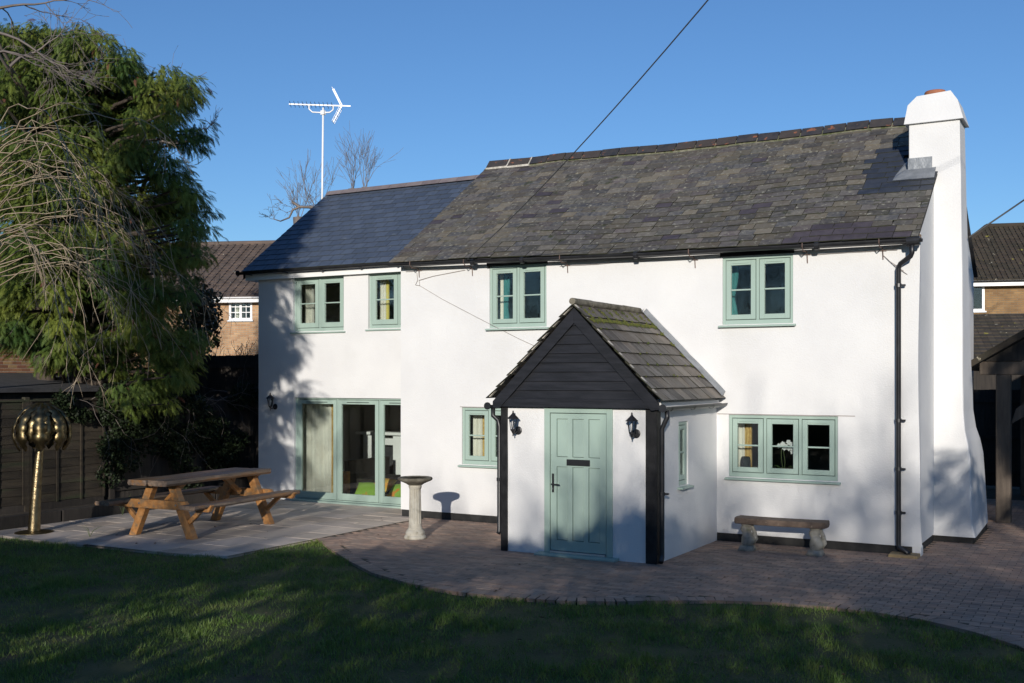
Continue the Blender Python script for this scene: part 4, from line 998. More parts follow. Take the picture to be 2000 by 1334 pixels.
# ------------------------------------------------------------------ picnic table
pt = thing('picnic_table', 'heavy rustic wooden picnic table with two attached benches on the patio', 'picnic table', (-13.55, 13.35, 0))
TT = Matrix.Translation((-13.60, 13.28, 0)) @ Matrix.Rotation(R(5.0), 4, 'Z')       # length along local y
def plank(x0, x1, y0, y1, z0, z1, wav, seed, n=26):
    """Waney edged plank: the long edges wander."""
    mb = MB(TT); vs = []; sec = 6
    for i in range(n + 1):
        yy = y0 + (y1 - y0) * i / n; a = x0 + wav * nz(yy * 1.6, seed) + 0.35 * wav * nz(yy * 6, seed); b = x1 + wav * nz(yy * 1.4, seed + 7) + 0.35 * wav * nz(yy * 6, seed + 3)
        dz = 0.006 * nz(yy * 1.2, seed + 11)
        vs += [(a + 0.02, yy, z0 + dz), (b - 0.02, yy, z0 + dz), (b, yy, (z0 * .6 + z1 * .4) + dz), (b - 0.012, yy, z1 + dz), (a + 0.012, yy, z1 + dz), (a, yy, (z0 * .6 + z1 * .4) + dz)]
    fs = [(i * sec + k, i * sec + (k + 1) % sec, (i + 1) * sec + (k + 1) % sec, (i + 1) * sec + k) for i in range(n) for k in range(sec)] + [tuple(range(sec)), tuple(range(n * sec, (n + 1) * sec))]
    return mb.add(vs, fs)
TZ, SZ = 0.94, 0.575
plank(-0.40, -0.006, -1.32, 1.30, TZ - 0.085, TZ, 0.02, 1.0).build('tabletop_plank', 'wood_grey', pt)
plank(0.006, 0.40, -1.30, 1.34, TZ - 0.085, TZ + 0.003, 0.02, 5.0).build('tabletop_plank', 'wood_grey', pt)
for sgn in (-1, 1):
    plank(sgn * 0.84 - 0.155, sgn * 0.84 + 0.155, -1.42 if sgn < 0 else -1.34, 1.38, SZ - 0.065, SZ, 0.012, 9.0 + sgn).build('seat_plank', 'wood_grey', pt)
for yy, s in ((-0.95, -1), (1.02, 1)):
    for sgn in (-1, 1):
        p0 = Vector((sgn * 0.60, yy, 0.0)); p1 = Vector((sgn * 0.225, yy, TZ - 0.125)); dd = p1 - p0
        hw = 0.075
        mb = MB(TT); mb.prism([(p0.x - hw, yy - 0.06, 0), (p0.x + hw, yy - 0.06, 0), (p1.x + hw, yy - 0.06, p1.z), (p1.x - hw, yy - 0.06, p1.z)], (0, 0.12, 0))
        mb.build('leg', 'wood_orange', pt, bevel=0.006)
    mb = MB(TT); yo = yy + s * 0.095          # shaped seat bearer, thinned where the seats sit
    mb.prism([(-1.08, yo - 0.035, SZ - 0.095), (-1.08, yo - 0.035, SZ - 0.068), (-0.64, yo - 0.035, SZ - 0.068), (-0.56, yo - 0.035, SZ + 0.03), (0.56, yo - 0.035, SZ + 0.03), (0.64, yo - 0.035, SZ - 0.068),
              (1.0, yo - 0.035, SZ - 0.068), (1.07, yo - 0.035, SZ + 0.0), (1.095, yo - 0.035, SZ - 0.01), (1.035, yo - 0.035, SZ - 0.115), (0.5, yo - 0.035, SZ - 0.11), (-0.4, yo - 0.035, SZ - 0.11)], (0, 0.07, 0))
    mb.build('seat_bearer', 'wood_orange', pt, bevel=0.004)
    mb = MB(TT); mb.prism([(-0.33, yy - 0.05, TZ - 0.125), (0.30, yy - 0.05, TZ - 0.125), (0.38, yy - 0.05, TZ - 0.088), (-0.38, yy - 0.05, TZ - 0.088)], (0, 0.10, 0)); mb.build('top_bearer', 'wood_orange', pt, bevel=0.003)
    for sgn in (-1, 1):                        # short struts from leg to seat bearer, bolts
        mb = MB(TT); mb.bar((sgn * 0.50, yy, 0.22), (sgn * 0.82, yy, SZ - 0.07), 0.07, 0.06, (0, 1, 0)); mb.build('strut', 'wood_orange', pt, bevel=0.004)
        mb = MB(TT); mb.tube([(sgn * 0.38, yo + s * 0.034, SZ - 0.035), (sgn * 0.38, yo + s * 0.046, SZ - 0.035)], 0.016, 8); mb.build('bolt', 'steel_bolt', pt)
    mb = MB(TT); mb.bar((0.0, yy + (-s) * 0.06, SZ - 0.03), (0.0, yy - s * 0.50, TZ - 0.09), 0.08, 0.07, (1, 0, 0)); mb.build('brace', 'wood_orange', pt, bevel=0.004)

# ------------------------------------------------------------------ metal palm sculpture
sp = thing('palm_sculpture', 'golden beaten metal palm sculpture with a drooping leaf crown beside the fence', 'sculpture', (-15.75, 11.63, 0))
bp, tpnt = Vector((-15.76, 11.62, 0)), Vector((-15.66, 11.68, 1.56))
def trunk_r(z): return 0.10 - 0.045 * z / 1.56
path = [bp.lerp(tpnt, k / 40) + Vector((0.02 * math.sin(k / 40 * math.pi) * -1, 0, 0)) for k in range(41)]
MB().tube(path, [trunk_r(1.56 * k / 40) * (1 + 0.022 * ((k % 2) * 2 - 1)) for k in range(41)], 20).build('trunk', 'brass', sp, smooth=True)
MB().lathe([(0.30, -0.02), (0.30, 0.012), (0.27, 0.02), (0.0, 0.02)], 24, (-15.76, 11.62, 0)).build('foot_plate', 'brass_dark', sp)
hc = Vector((-15.64, 11.69, 1.66))
for ring_, (nl, reach, wid, ph0) in enumerate(((9, 2.15, 0.22, 0.0), (9, 1.8, 0.20, 0.5))):
    for k in range(nl):
        az = 2 * math.pi * (k + ph0) / nl + rng.uniform(-0.12, 0.12); mb = MB(); NS = 22; vs = []; fs = []
        rh, rv = 0.445 - 0.05 * ring_ + rng.uniform(-0.02, 0.02), 0.46 + 0.0 * ring_ + rng.uniform(-0.01, 0.01)
        for i in range(NS + 1):
            t = i / NS; ph = 0.08 + t * reach
            tooth = (0.55 if i % 4 == 3 else 1.0) * (1.0 if t < 0.85 else (1 - t) / 0.15 + 0.08)
            wloc = wid * math.sin(min(1.0, t * 1.7 + 0.12) * math.pi / 2) * tooth
            rr = rh * math.sin(ph) * (1.0 + 0.10 * (ph > 1.7) * (1.7 - ph)); zz = rv * math.cos(ph)
            for s_ in (-1, 0, 1):
                lift = 0.03 if s_ == 0 else 0.0
                skew = -0.05 if (s_ != 0 and i % 3 == 2) else 0
                px_ = (rr + lift * math.sin(ph)) * math.cos(az) - s_ * wloc / 2 * math.sin(az); py2 = (rr + lift * math.sin(ph)) * math.sin(az) + s_ * wloc / 2 * math.cos(az)
                vs.append((hc.x + px_, hc.y + py2, hc.z + zz + lift * math.cos(ph) + skew * 0.3))
        for i in range(NS):
            for s_ in (0, 1): fs.append((i * 3 + s_, i * 3 + s_ + 1, (i + 1) * 3 + s_ + 1, (i + 1) * 3 + s_))
        mb.add(vs, fs); o = mb.build('leaf', 'brass_dark', sp, smooth=True, fixn=False)
        md = o.modifiers.new('thick', 'SOLIDIFY'); md.thickness = 0.004
MB().lathe([(0.0, -0.16), (0.07, -0.15), (0.10, -0.08), (0.12, 0.05), (0.10, 0.2), (0.05, 0.36), (0.0, 0.40)], 16, hc).build('core', 'brass_dark', sp, smooth=True)

# ------------------------------------------------------------------ television aerial
ta = thing('television_aerial', 'silver television aerial on a tall mast behind the extension ridge', 'aerial', (-16.78, 20.24, 6.85))
MB().tube([(-16.80, 20.23, 5.6), (-16.77, 20.25, 9.06)], 0.024, 10).build('mast', 'alu_white', ta, smooth=True)
MB().box(-16.82, -16.72, 20.18, 20.30, 6.3, 6.36).build('mast_clamp', 'alu', ta)
dirb = Vector((1.29, 0.73, -0.05)).normalized(); mid = Vector((-16.82, 20.22, 9.12)); A_ = mid - dirb * 0.76; B_ = mid + dirb * 0.72
MB().bar(A_, B_, 0.028, 0.028).build('boom', 'alu_white', ta)
c1, c2 = mid + dirb * -0.28, mid + dirb * 0.30; mm = Vector((-16.77, 20.25, 8.94))
MB().tube([c1, c1 + Vector((0, 0, -0.10)), c1 + dirb * 0.08 + Vector((0, 0, -0.175)), mm, c2 + dirb * -0.08 + Vector((0, 0, -0.165)), c2 + Vector((0, 0, -0.10)), c2], 0.017, 8).build('cradle', 'alu_white', ta, smooth=True)
MB().box(mm.x - 0.05, mm.x + 0.05, mm.y - 0.04, mm.y + 0.04, mm.z - 0.05, mm.z + 0.05).build('mast_clamp', 'alu_white', ta)
perp = Vector((-dirb.y, dirb.x, 0)); 
for k in range(11):
    p = A_ + dirb * (0.03 + 0.10 * k); mb = MB()
    for s1 in (-1, 1):
        mb.tube([p + perp * (-0.10) + Vector((0, 0, 0.05 * s1)), p + Vector((0, 0, 0.0)), p + perp * 0.10 + Vector((0, 0, 0.05 * s1))], 0.006, 5)
    mb.build('element', 'iron_black', ta)
rp = mid + dirb * 0.50
for s1 in (1, -1):
    e0 = rp + Vector((0, 0, 0.01 * s1)); e1 = rp + (dirb * -0.20) * 1.0 + Vector((0, 0, 0.40 * s1)); mb = MB()
    mb.bar(e0, e1, 0.05 if s1 > 0 else 0.03, 0.014, perp)
    for t in np.linspace(0.12, 1, 5): q_ = e0.lerp(e1, t); mb.tube([q_ - perp * 0.17, q_ + perp * 0.17], 0.006, 5)
    for s2 in (-1, 1): mb.tube([e0.lerp(e1, 0.12) + perp * 0.17 * s2, e1 + perp * 0.17 * s2], 0.006, 5)
    mb.build('reflector', 'alu_white', ta)

# ------------------------------------------------------------------ overhead cables
def cable(name, label, a, b, sag, r, m='cable'):
    a, b = Vector(a), Vector(b); pts_ = []
    for k in range(33):
        t = k / 32; p = a.lerp(b, t); p.z -= sag * 4 * t * (1 - t); pts_.append(p)
    return tag(MB().tube(pts_, r, 6).build(name, m, smooth=True), label, 'cable')
Acab = Vector((-10.15, YF - 0.26, 4.62)); far_end = Vector((6.6, 1.6, 11.25))
cable('telephone_cable', 'thin black telephone cable running down across the roof to the eaves', Acab, far_end, 0.8, 0.0078)
cable('service_cable', 'black service cable reaching the right side of the chimney', (-2.19, 18.5, 4.80), (3.2, 22.5, 9.7), 0.15, 0.014)
mb = MB()
mb.tube([(-11.35, YF - 0.012, 4.50), (-11.33, YF - 0.018, 4.36), (-11.38, YF - 0.018, 4.28), (-11.28, YF - 0.018, 4.26), (-11.30, YF - 0.018, 4.36), (-11.0, YF - 0.012, 4.42), (-10.3, YF - 0.012, 4.50)], 0.006, 5)
mb.tube([(-11.30, YF - 0.012, 4.27), (-10.8, YF - 0.012, 4.0), (-10.0, YF - 0.012, 3.62), (-9.2, YF - 0.012, 3.25), (-8.6, YF - 0.012, 3.0)], 0.004, 5)
for xa, xb_ in ((-11.6, -10.2), (-8.4, -6.0), (-4.3, -2.9)):
    mb.tube([(xa + (xb_ - xa) * k / 10, YF - 0.012, eave_z(xa) - 0.12 + 0.012 * nz(k * 0.9, xa)) for k in range(11)], 0.0045, 5)
for k in range(3): mb.tube([(-3.1, YF - 0.012, 4.36), (-3.0 + 0.04 * k, YF - 0.03, 4.26 - 0.04 * k), (-2.86 + 0.05 * k, YF - 0.012, 4.16 - 0.05 * k)], 0.004, 5)
mb.build('wall_wire', 'wire_grey', cot)

# ------------------------------------------------------------------ things seen through the windows
oc = thing('orchid', 'white flowering orchid standing inside the middle pane of the wide window', 'plant', (-4.62, YF + 0.21, 1.018))
ox, oy, oz = -4.62, YF + 0.21, 1.018
MB().lathe([(0.05, 0), (0.065, 0.05), (0.068, 0.075), (0.058, 0.075), (0.0, 0.07)], 16, (ox, oy, oz)).build('pot', 'cream_pot', oc, smooth=True)
st_ = MB(); st_.tube([(ox, oy, oz + 0.07), (ox + 0.02, oy, oz + 0.25), (ox + 0.0, oy - 0.02, oz + 0.42), (ox + 0.06, oy - 0.05, oz + 0.53), (ox + 0.14, oy - 0.06, oz + 0.50)], 0.005, 6)
st_.tube([(ox, oy, oz + 0.07), (ox - 0.04, oy, oz + 0.3), (ox - 0.03, oy - 0.02, oz + 0.45)], 0.005, 6); st_.build('stem', 'green_stem', oc, smooth=True)
for k, az in enumerate((0.2, 2.8, 3.6, 5.6)):
    mb = MB(); d_ = Vector((math.cos(az), 0.35 * math.sin(az), 0)); s_ = Vector((0, 1, 0.3))
    def lf(u, v): return Vector((ox, oy, oz + 0.07)) + d_ * (0.20 * u) + Vector((0, 0, 0.13 * math.sin(u * 2.2) * (0.4 + 0.5 * (k % 2)))) + s_ * (0.055 * math.sin(math.pi * min(1, u * 0.9 + 0.08)) * (v - 0.5))
    mb.grid(lf, 8, 2); mb.build('leaf', 'orchid_leaf', oc, smooth=True, fixn=False)
for (fx, fz) in ((-0.05, 0.50), (0.0, 0.53), (0.05, 0.50), (0.09, 0.56), (0.13, 0.53), (0.155, 0.47), (0.10, 0.46), (0.03, 0.465), (0.15, 0.41)):
    mb = MB(); c = Vector((ox + fx, oy - 0.06 + rng.uniform(-0.02, 0.01), oz + fz)); a0 = rng.uniform(0, 1)
    for p in range(5):
        t = a0 + p * 2 * math.pi / 5; d_ = Vector((math.cos(t), -0.15, math.sin(t))); s_ = Vector((-math.sin(t), 0, math.cos(t)))
        mb.add([c, c + d_ * 0.022 + s_ * 0.020, c + d_ * 0.042, c + d_ * 0.022 - s_ * 0.020], [(0, 1, 2, 3)])
    mb.add([c + Vector((0.008 * math.cos(q), -0.012, 0.008 * math.sin(q))) for q in (0, 1.57, 3.14, 4.71)], [(0, 1, 2, 3)])
    mb.build('flower', 'petal', oc, fixn=False)
tag(MB().lathe([(0.075, 0), (0.082, 0.02), (0.078, 0.22), (0.070, 0.295), (0.055, 0.31), (0.0, 0.31)], 24, (-5.22, YF + 0.20, 1.018)).build('smart_speaker', 'speaker_cloth', smooth=True),
    'dark rounded loudspeaker on the sill inside the wide window', 'speaker')
tag(MB().box(-5.03, -4.94, YF + 0.16, YF + 0.24, 1.018, 1.13).build('small_box', 'brick_old', bevel=0.004), 'small tan box on the sill beside the dark speaker', 'box')
tag(MB().lathe([(0.035, 0), (0.04, 0.02), (0.04, 0.11), (0.03, 0.12), (0, 0.12)], 16, (-4.22, YF + 0.22, 1.018)).build('candle_jar', 'cream_pot', smooth=True), 'pale jar on the sill in the right hand pane', 'jar')
# sitting room behind the folding doors
bn = thing('settle', 'wooden settle with an orange end panel inside the folding doors', 'bench', (-14.0, 18.4, 0.06))
MB().box(-14.41, -14.26, 18.02, 18.10, 0.06, 0.60).build('end_panel', 'wood_orange', bn, bevel=0.004)
MB().box(-14.41, -14.33, 18.10, 19.6, 0.06, 0.82).build('backrest', 'wood_feather', bn, bevel=0.004)
MB().box(-14.33, -13.9, 18.4, 19.6, 0.06, 0.42).build('seat', 'wood_feather', bn, bevel=0.01)
fp = thing('fireplace', 'pale stone fireplace with a dark opening in the sitting room', 'fireplace', (-14.7, 20.3, 0.06))
MB().box(-15.45, -15.2, 20.1, 20.59, 0.06, 1.25).build('jamb', 'fascia_white', fp); MB().box(-14.6, -14.3, 20.1, 20.59, 0.06, 1.25).build('jamb', 'fascia_white', fp)
MB().box(-15.2, -14.6, 20.12, 20.59, 1.03, 1.18).build('header', 'fascia_white', fp); MB().box(-15.6, -14.15, 20.0, 20.59, 1.26, 1.33).build('mantelpiece', 'fascia_white', fp, bevel=0.01)
MB().box(-15.2, -14.6, 20.35, 20.59, 0.06, 1.03).build('firebox', 'felt', fp)
def cushion(x, y, z, rot, m, label):
    TFm = Matrix.Translation((x, y, z)) @ Matrix.Rotation(rot, 4, 'Z') @ Matrix.Rotation(R(38), 4, 'X')
    mb = MB(TFm)
    for s_ in (1, -1):
        mb.grid(lambda u, v: ((u - 0.5) * 0.5, (v - 0.5) * 0.5, s_ * 0.10 * (math.sin(math.pi * u) * math.sin(math.pi * v)) ** 0.45), 10, 10)
    return tag(mb.build('cushion', m, smooth=True, fixn=False), label, 'cushion', 'cushions on the sitting room floor')
cushion(-13.85, 18.15, 0.20, 0.3, 'cushion_green', 'green patterned cushion behind the middle folding door')
cushion(-13.65, 18.45, 0.27, -0.4, 'cushion_orange', 'orange cushion behind the green one at the middle folding door')
cushion(-13.05, 18.2, 0.20, 0.1, 'cushion_green', 'green patterned cushion behind the right folding door')
sdb = thing('sideboard', 'wooden sideboard with a potted plant inside the right folding door', 'sideboard', (-12.3, 20.2, 0.06))
MB().box(-12.7, -11.95, 19.9, 20.5, 0.06, 1.0).build('cabinet', 'wood_feather', sdb); MB().box(-12.75, -11.93, 19.85, 20.5, 1.0, 1.04).build('top', 'wood_orange', sdb)
hp = thing('house_plant', 'small potted green plant on the sideboard', 'plant', (-12.35, 20.1, 1.04))
MB().lathe([(0.05, 0), (0.07, 0.14), (0.06, 0.14), (0.0, 0.12)], 14, (-12.35, 20.1, 1.04)).build('pot', 'cream_pot', hp, smooth=True)
mb = MB()
for k in range(40):
    a_ = rng.uniform(0, 6.28); e_ = rng.uniform(0.2, 1.4); d_ = Vector((math.cos(a_) * math.cos(e_), math.sin(a_) * math.cos(e_), math.sin(e_))); s_ = d_.orthogonal().normalized() * 0.022; c = Vector((-12.35, 20.1, 1.17))
    mb.add([c, c + d_ * 0.1 + s_, c + d_ * 0.2, c + d_ * 0.1 - s_], [(0, 1, 2, 3)])
mb.build('foliage', 'cushion_green', hp, fixn=False)
# ------------------------------------------------------------------ fences on the left
fl = thing('panel_fence', 'weathered waney board panel fence behind the palm sculpture', 'fence', (-17.25, 11.5, 0))
FX = -17.25
pys = [7.2, 9.0, 10.8, 12.55, 14.3]
for a, b in zip(pys, pys[1:]):
    MB().box(FX - 0.05, FX + 0.05, a - 0.05, a + 0.05, -0.1, 2.22).build('post', 'wood_fence', fl, bevel=0.006)
    z = 0.30; k = 0
    while z < 2.12:
        hh = 0.155; y0, y1 = a + 0.055, b - 0.055; n_ = 10; mb = MB(); vs = []
        for i in range(n_ + 1):
            yy = y0 + (y1 - y0) * i / n_; lo = z + 0.018 * nz(yy * 1.8, z * 5, a); hi = z + hh + 0.03
            vs += [(FX + 0.030, yy, lo), (FX + 0.012, yy, hi), (FX + 0.004, yy, hi), (FX + 0.015, yy, lo)]
        fs = [(i * 4 + q, i * 4 + (q + 1) % 4, (i + 1) * 4 + (q + 1) % 4, (i + 1) * 4 + q) for i in range(n_) for q in range(4)] + [(0, 1, 2, 3), (n_ * 4 + 3, n_ * 4 + 2, n_ * 4 + 1, n_ * 4)]
        mb.add(vs, fs).build('board', 'wood_fence', fl); z += hh; k += 1
    for yy in (a + 0.075, a + (b - a) * 0.36, a + (b - a) * 0.66, b - 0.075):
        MB().box(FX + 0.03, FX + 0.052, yy - 0.02, yy + 0.02, 0.28, 2.14).build('batten', 'wood_fence', fl)
    MB().box(FX - 0.01, FX + 0.055, a + 0.055, b - 0.055, 2.14, 2.17).build('capping', 'wood_fence', fl); MB().box(FX - 0.02, FX + 0.02, a + 0.055, b - 0.055, 0.0, 0.29).build('gravel_board', 'wood_feather', fl)
# feather edge fence that carries on towards the house
def feather_fence(name, label, a, b, h, posts, rails=True):
    a, b = Vector((*a, 0)), Vector((*b, 0)); d_ = (b - a).normalized(); n_ = Vector((d_.y, -d_.x, 0)); L_ = (b - a).length
    t = thing(name, label, 'fence', tuple(a)); wv = 0.11; k = int(L_ / wv)
    TM = Matrix((d_, n_, Vector((0, 0, 1)))).transposed().to_4x4(); TM.translation = a
    me = MB().hexa([(0, 0, 0), (0.125, 0.012, 0), (0.125, 0.018, 0), (0, 0.008, 0), (0, 0, 1), (0.125, 0.012, 1), (0.125, 0.018, 1), (0, 0.008, 1)]).mesh('board', 'wood_feather')
    for i in range(k): link('board', me, t, None).matrix_basis = TM @ Matrix.Translation((i * wv, 0, 0.05)) @ Matrix.Diagonal((1, 1, h - 0.05 + rng.uniform(-0.01, 0.01), 1))
    for i in range(posts):
        x_ = L_ * i / max(1, posts - 1); m_ = MB(TM); m_.box(x_ - 0.05, x_ + 0.05, -0.09, 0.0 - 0.002, -0.1, h + 0.02); m_.build('post', 'wood_feather', t)
        m2 = MB(TM); m2.box(x_ - 0.055, x_ + 0.055, 0.02, 0.085, -0.1, h + 0.02); m2.build('post', 'wood_feather', t)
    if rails:
        for z in (0.35, h * 0.5, h - 0.3): m_ = MB(TM); m_.box(0, L_, 0.02, 0.055, z, z + 0.075); m_.build('rail', 'wood_feather', t)
    return t
feather_fence('feather_edge_fence', 'dark feather edge fence half covered by ivy behind the picnic table', (-17.28, 14.42), (-17.28, 18.3), 2.15, 3)
feather_fence('tall_fence', 'tall dark board fence closing the gap left of the extension', (-21.5, 19.5), (-16.45, 19.5), 3.12, 4)
gt = feather_fence('side_gate', 'dark boarded side gate beside the corner of the extension', (-17.2, 18.35), (-16.25, 18.35), 2.2, 2)
gt['category'] = 'gate'
for z in (0.55, 1.35, 1.98): MB().box(-16.75, -16.27, 18.255, 18.262, z, z + 0.035).build('hinge', 'alu', gt)
# raised bed edge of sleepers
yb = 9.0; sl_t = thing('raised_bed', 'low raised bed of dark timber sleepers along the fence foot', 'raised bed', (-16.6, 12.5, 0))
while yb < 16.6:
    MB().box(-16.62, -16.50, yb + 0.01, yb + 1.85, -0.03, 0.21).build('sleeper', 'wood_feather', sl_t, bevel=0.012); yb += 1.87
MB().box(-17.2, -16.63, 9.0, 16.6, -0.03, 0.16).build('bed_soil', 'soil', sl_t)

# ------------------------------------------------------------------ buildings on the left
shed = thing('garden_shed', 'low dark felt roofed shed showing over the panel fence', 'shed', (-19.0, 12.2, 0))
MB().box(-20.6, -18.0, 9.0, 15.6, 0.0, 2.28).build('wall', 'wood_feather', shed)
MB().hexa([(-20.75, 8.8, 2.60), (-17.8, 8.8, 2.30), (-17.8, 15.8, 2.30), (-20.75, 15.8, 2.60), (-20.75, 8.8, 2.68), (-17.8, 8.8, 2.38), (-17.8, 15.8, 2.38), (-20.75, 15.8, 2.68)]).build('roof', 'felt', shed)
bo = thing('brick_outbuilding', 'red brick outbuilding seen under the cypress branches', 'outbuilding', (-23.5, 14, 0))
BX = -21.6
MB().box(-26, BX, 9.5, 18.6, 0, 4.3).build('wall', 'joint_sand', bo)
bmesh_ = MB().box(0, 0.018, 0, 0.215, 0, 0.065).mesh('brick', 'brick_shed', bevel=0.003)
for r in range(15):
    for k in range(19):
        link('brick', bmesh_, bo, Matrix.Translation((BX + 0.0005, 12.9 + (r % 2) * 0.1125 + k * 0.225, 2.42 + r * 0.075)))
MB().box(BX, BX + 0.010, 12.9, 17.3, 2.40, 3.56).build('mortar', 'mortar', bo)
MB().hexa([(-26.2, 9.3, 5.2), (BX + 0.25, 9.3, 4.25), (BX + 0.25, 18.8, 4.25), (-26.2, 18.8, 5.2), (-26.2, 9.3, 5.35), (BX + 0.25, 9.3, 4.4), (BX + 0.25, 18.8, 4.4), (-26.2, 18.8, 5.35)]).build('roof', 'tile_brown', bo)

def far_house(name, label, origin, rot, wid, dep, ez, rz, wins, brick, tile, hip=0.0, tilew=0.30, over=0.35):
    """Two storey house in its own frame: x along the front, y back, front wall at y = 0."""
    t = thing(name, label, 'house', origin); T = Matrix.Translation(origin) @ Matrix.Rotation(rot, 4, 'Z')
    # wall pieces keep local coordinates so the brickwork follows the wall
    def place(mb, nm, m, par=t, **k):
        o = mb.build(nm, m, par, **k)
        o.matrix_basis = T if par is t else Matrix.Identity(4)
        return o
    mb = MB(); wall_front(mb, 0, wid, 0, ez, [w_[:4] for w_ in wins], 0, th=0.3, step=3)
    mb.box(0, 0.3, 0.3, dep, 0, ez); mb.box(wid - 0.3, wid, 0.3, dep, 0, ez); mb.box(0.3, wid - 0.3, dep - 0.3, dep, 0, ez)
    if not hip:
        mb.prism([(0.0, 0, ez), (0.0, dep, ez), (0.0, dep / 2, rz - 0.1)], (0.3, 0, 0)); mb.prism([(wid - 0.3, 0, ez), (wid - 0.3, dep, ez), (wid - 0.3, dep / 2, rz - 0.1)], (0.3, 0, 0))
    mb.box(0.3, wid - 0.3, 0.3, dep - 0.3, ez - 0.1, ez - 0.05); mb.box(0.3, wid - 0.3, 2.5, 2.6, 0, ez - 0.1)
    place(mb, 'wall', brick)
    y0 = -over; z0 = ez - over * (rz - ez) / (dep / 2)
    sl_ = math.hypot(dep / 2 + over, rz - z0); rows = int(sl_ / 0.26); cols = int((wid + 0.4) / tilew)
    dv_ = Vector((0, dep / 2 + over, rz - z0)).normalized(); nn_ = Vector((0, -dv_.z, dv_.y)); base = Vector((-0.2, y0, z0))
    mb = MB()
    for r in range(rows + 1):
        s0 = r * sl_ / (rows + 1); inset = hip * s0 / sl_
        for c in range(cols):
            xa = c * tilew
            if hip and (xa + tilew / 2 < inset or xa + tilew / 2 > wid + 0.4 - inset): continue
            p = base + Vector((xa, 0, 0)) + dv_ * s0; l = sl_ / (rows + 1) * 1.12; j = rng.uniform(0, 0.012)
            u_ = Vector((tilew * 0.97, 0, 0)); lo = nn_ * (0.030 + j); hi = nn_ * 0.006; v_ = dv_ * l; e_ = Vector((tilew * 0.18, 0, 0)); rib = nn_ * 0.035
            mb.add([p + lo, p + lo + rib, p + e_ * 2 + lo + rib, p + e_ * 2 + lo, p + u_ + lo, p + v_ + hi, p + v_ + hi + rib, p + e_ * 2 + v_ + hi + rib, p + e_ * 2 + v_ + hi, p + u_ + v_ + hi, p - nn_ * 0.01, p + u_ - nn_ * 0.01],
                   [(0, 5, 6, 1), (1, 6, 7, 2), (2, 7, 8, 3), (3, 8, 9, 4), (10, 0, 3, 4, 11), (0, 1, 2, 3)])
    rt = MB()
    zr = rz - 0.01
    if hip: rt.add([base + Vector((0, 0, -0.01)), base + Vector((wid + 0.4, 0, -0.01)), (wid + 0.2 - hip, dep / 2, zr), (hip - 0.2, dep / 2, zr), (-0.2, dep + over, z0), (wid + 0.2, dep + over, z0)], [(0, 1, 2, 3), (5, 4, 3, 2), (4, 0, 3), (1, 5, 2)])
    else: rt.add([base + Vector((0, 0, -0.01)), base + Vector((wid + 0.4, 0, -0.01)), (wid + 0.2, dep / 2, zr), (-0.2, dep / 2, zr), (-0.2, dep + over, z0), (wid + 0.2, dep + over, z0)], [(0, 1, 2, 3), (5, 4, 3, 2)])
    ro = place(rt, 'roof', tile, fixn=False)
    tag(place(mb, 'roof_tiles', tile, ro, fixn=False), kind='stuff')
    m_ = MB(); m_.tube([(hip - 0.2, dep / 2, rz + 0.03), (wid + 0.2 - hip, dep / 2, rz + 0.03)], 0.11, 10)
    if hip:
        m_.tube([(-0.2, y0, z0 + 0.05), (hip - 0.2, dep / 2, rz + 0.03)], 0.10, 8); m_.tube([(wid + 0.2, y0, z0 + 0.05), (wid + 0.2 - hip, dep / 2, rz + 0.03)], 0.10, 8)
    place(m_, 'ridge', tile, ro)
    place(MB().box(-0.2, wid + 0.2, y0 - 0.02, y0 + 0.02, z0 - 0.20, z0 - 0.01), 'fascia', 'upvc'); place(MB().box(-0.2, wid + 0.2, y0 + 0.02, 0.0, z0 - 0.20, z0 - 0.17), 'soffit', 'upvc')
    place(MB().sweep(half_round(0.055), [(-0.2, y0 - 0.075, z0 - 0.02), (wid + 0.2, y0 - 0.075, z0 - 0.02)], (0, 1, 0), (0, 0, 1)), 'gutter', 'upvc' if not hip else 'black_plastic')
    for (a, b, c, e, nx, nyy) in wins:
        f = MB(); fw = 0.075
        f.box(a, a + fw, -0.02, 0.06, c, e); f.box(b - fw, b, -0.02, 0.06, c, e); f.box(a + fw, b - fw, -0.019, 0.06, e - fw, e); f.box(a + fw, b - fw, -0.019, 0.06, c, c + fw); xm = (a + b) / 2
        f.box(a - 0.05, b + 0.05, -0.09, 0.0, c - 0.05, c - 0.001)
        if nx > 1: f.box(xm - 0.04, xm + 0.04, -0.018, 0.06, c + fw, e - fw)
        wo = place(f, 'window', 'upvc'); 
        place(MB().box(a + fw, b - fw, 0.02, 0.026, c + fw, e - fw), 'pane', 'glass', wo)
        if nyy > 1:
            g = MB()
            for k in range(1, nyy): zz = c + fw + (e - c - 2 * fw) * k / nyy; g.box(a + fw, xm - 0.04, 0.0, 0.018, zz - 0.014, zz + 0.014); g.box(xm + 0.04, b - fw, 0.0, 0.018, zz - 0.014, zz + 0.014)
            for xx in ((a + fw + xm - 0.04) / 2, (b - fw + xm + 0.04) / 2): g.box(xx - 0.012, xx + 0.012, 0.001, 0.017, c + fw, e - fw)
            place(g, 'glazing_bar', 'upvc', wo)
            cu = MB().grid(lambda u, v: (a + 0.1 + u * 0.42 * (b - a), 0.25 + 0.02 * math.sin(u * 30), c + v * (e - c)), 24, 2); place(cu, 'curtain', 'curtain_cream', wo, fixn=False)
    return t
far_house('brick_house', 'brick house with brown tiled roof and white window beyond the left fence', (-35.5, 25.6, 0), R(21), 12.0, 7.6, 5.66, 7.85,
          [(8.13, 9.0, 4.65, 5.60, 2, 4), (3.0, 4.2, 4.6, 5.6, 2, 4)], 'brick_far', 'tile_brown')
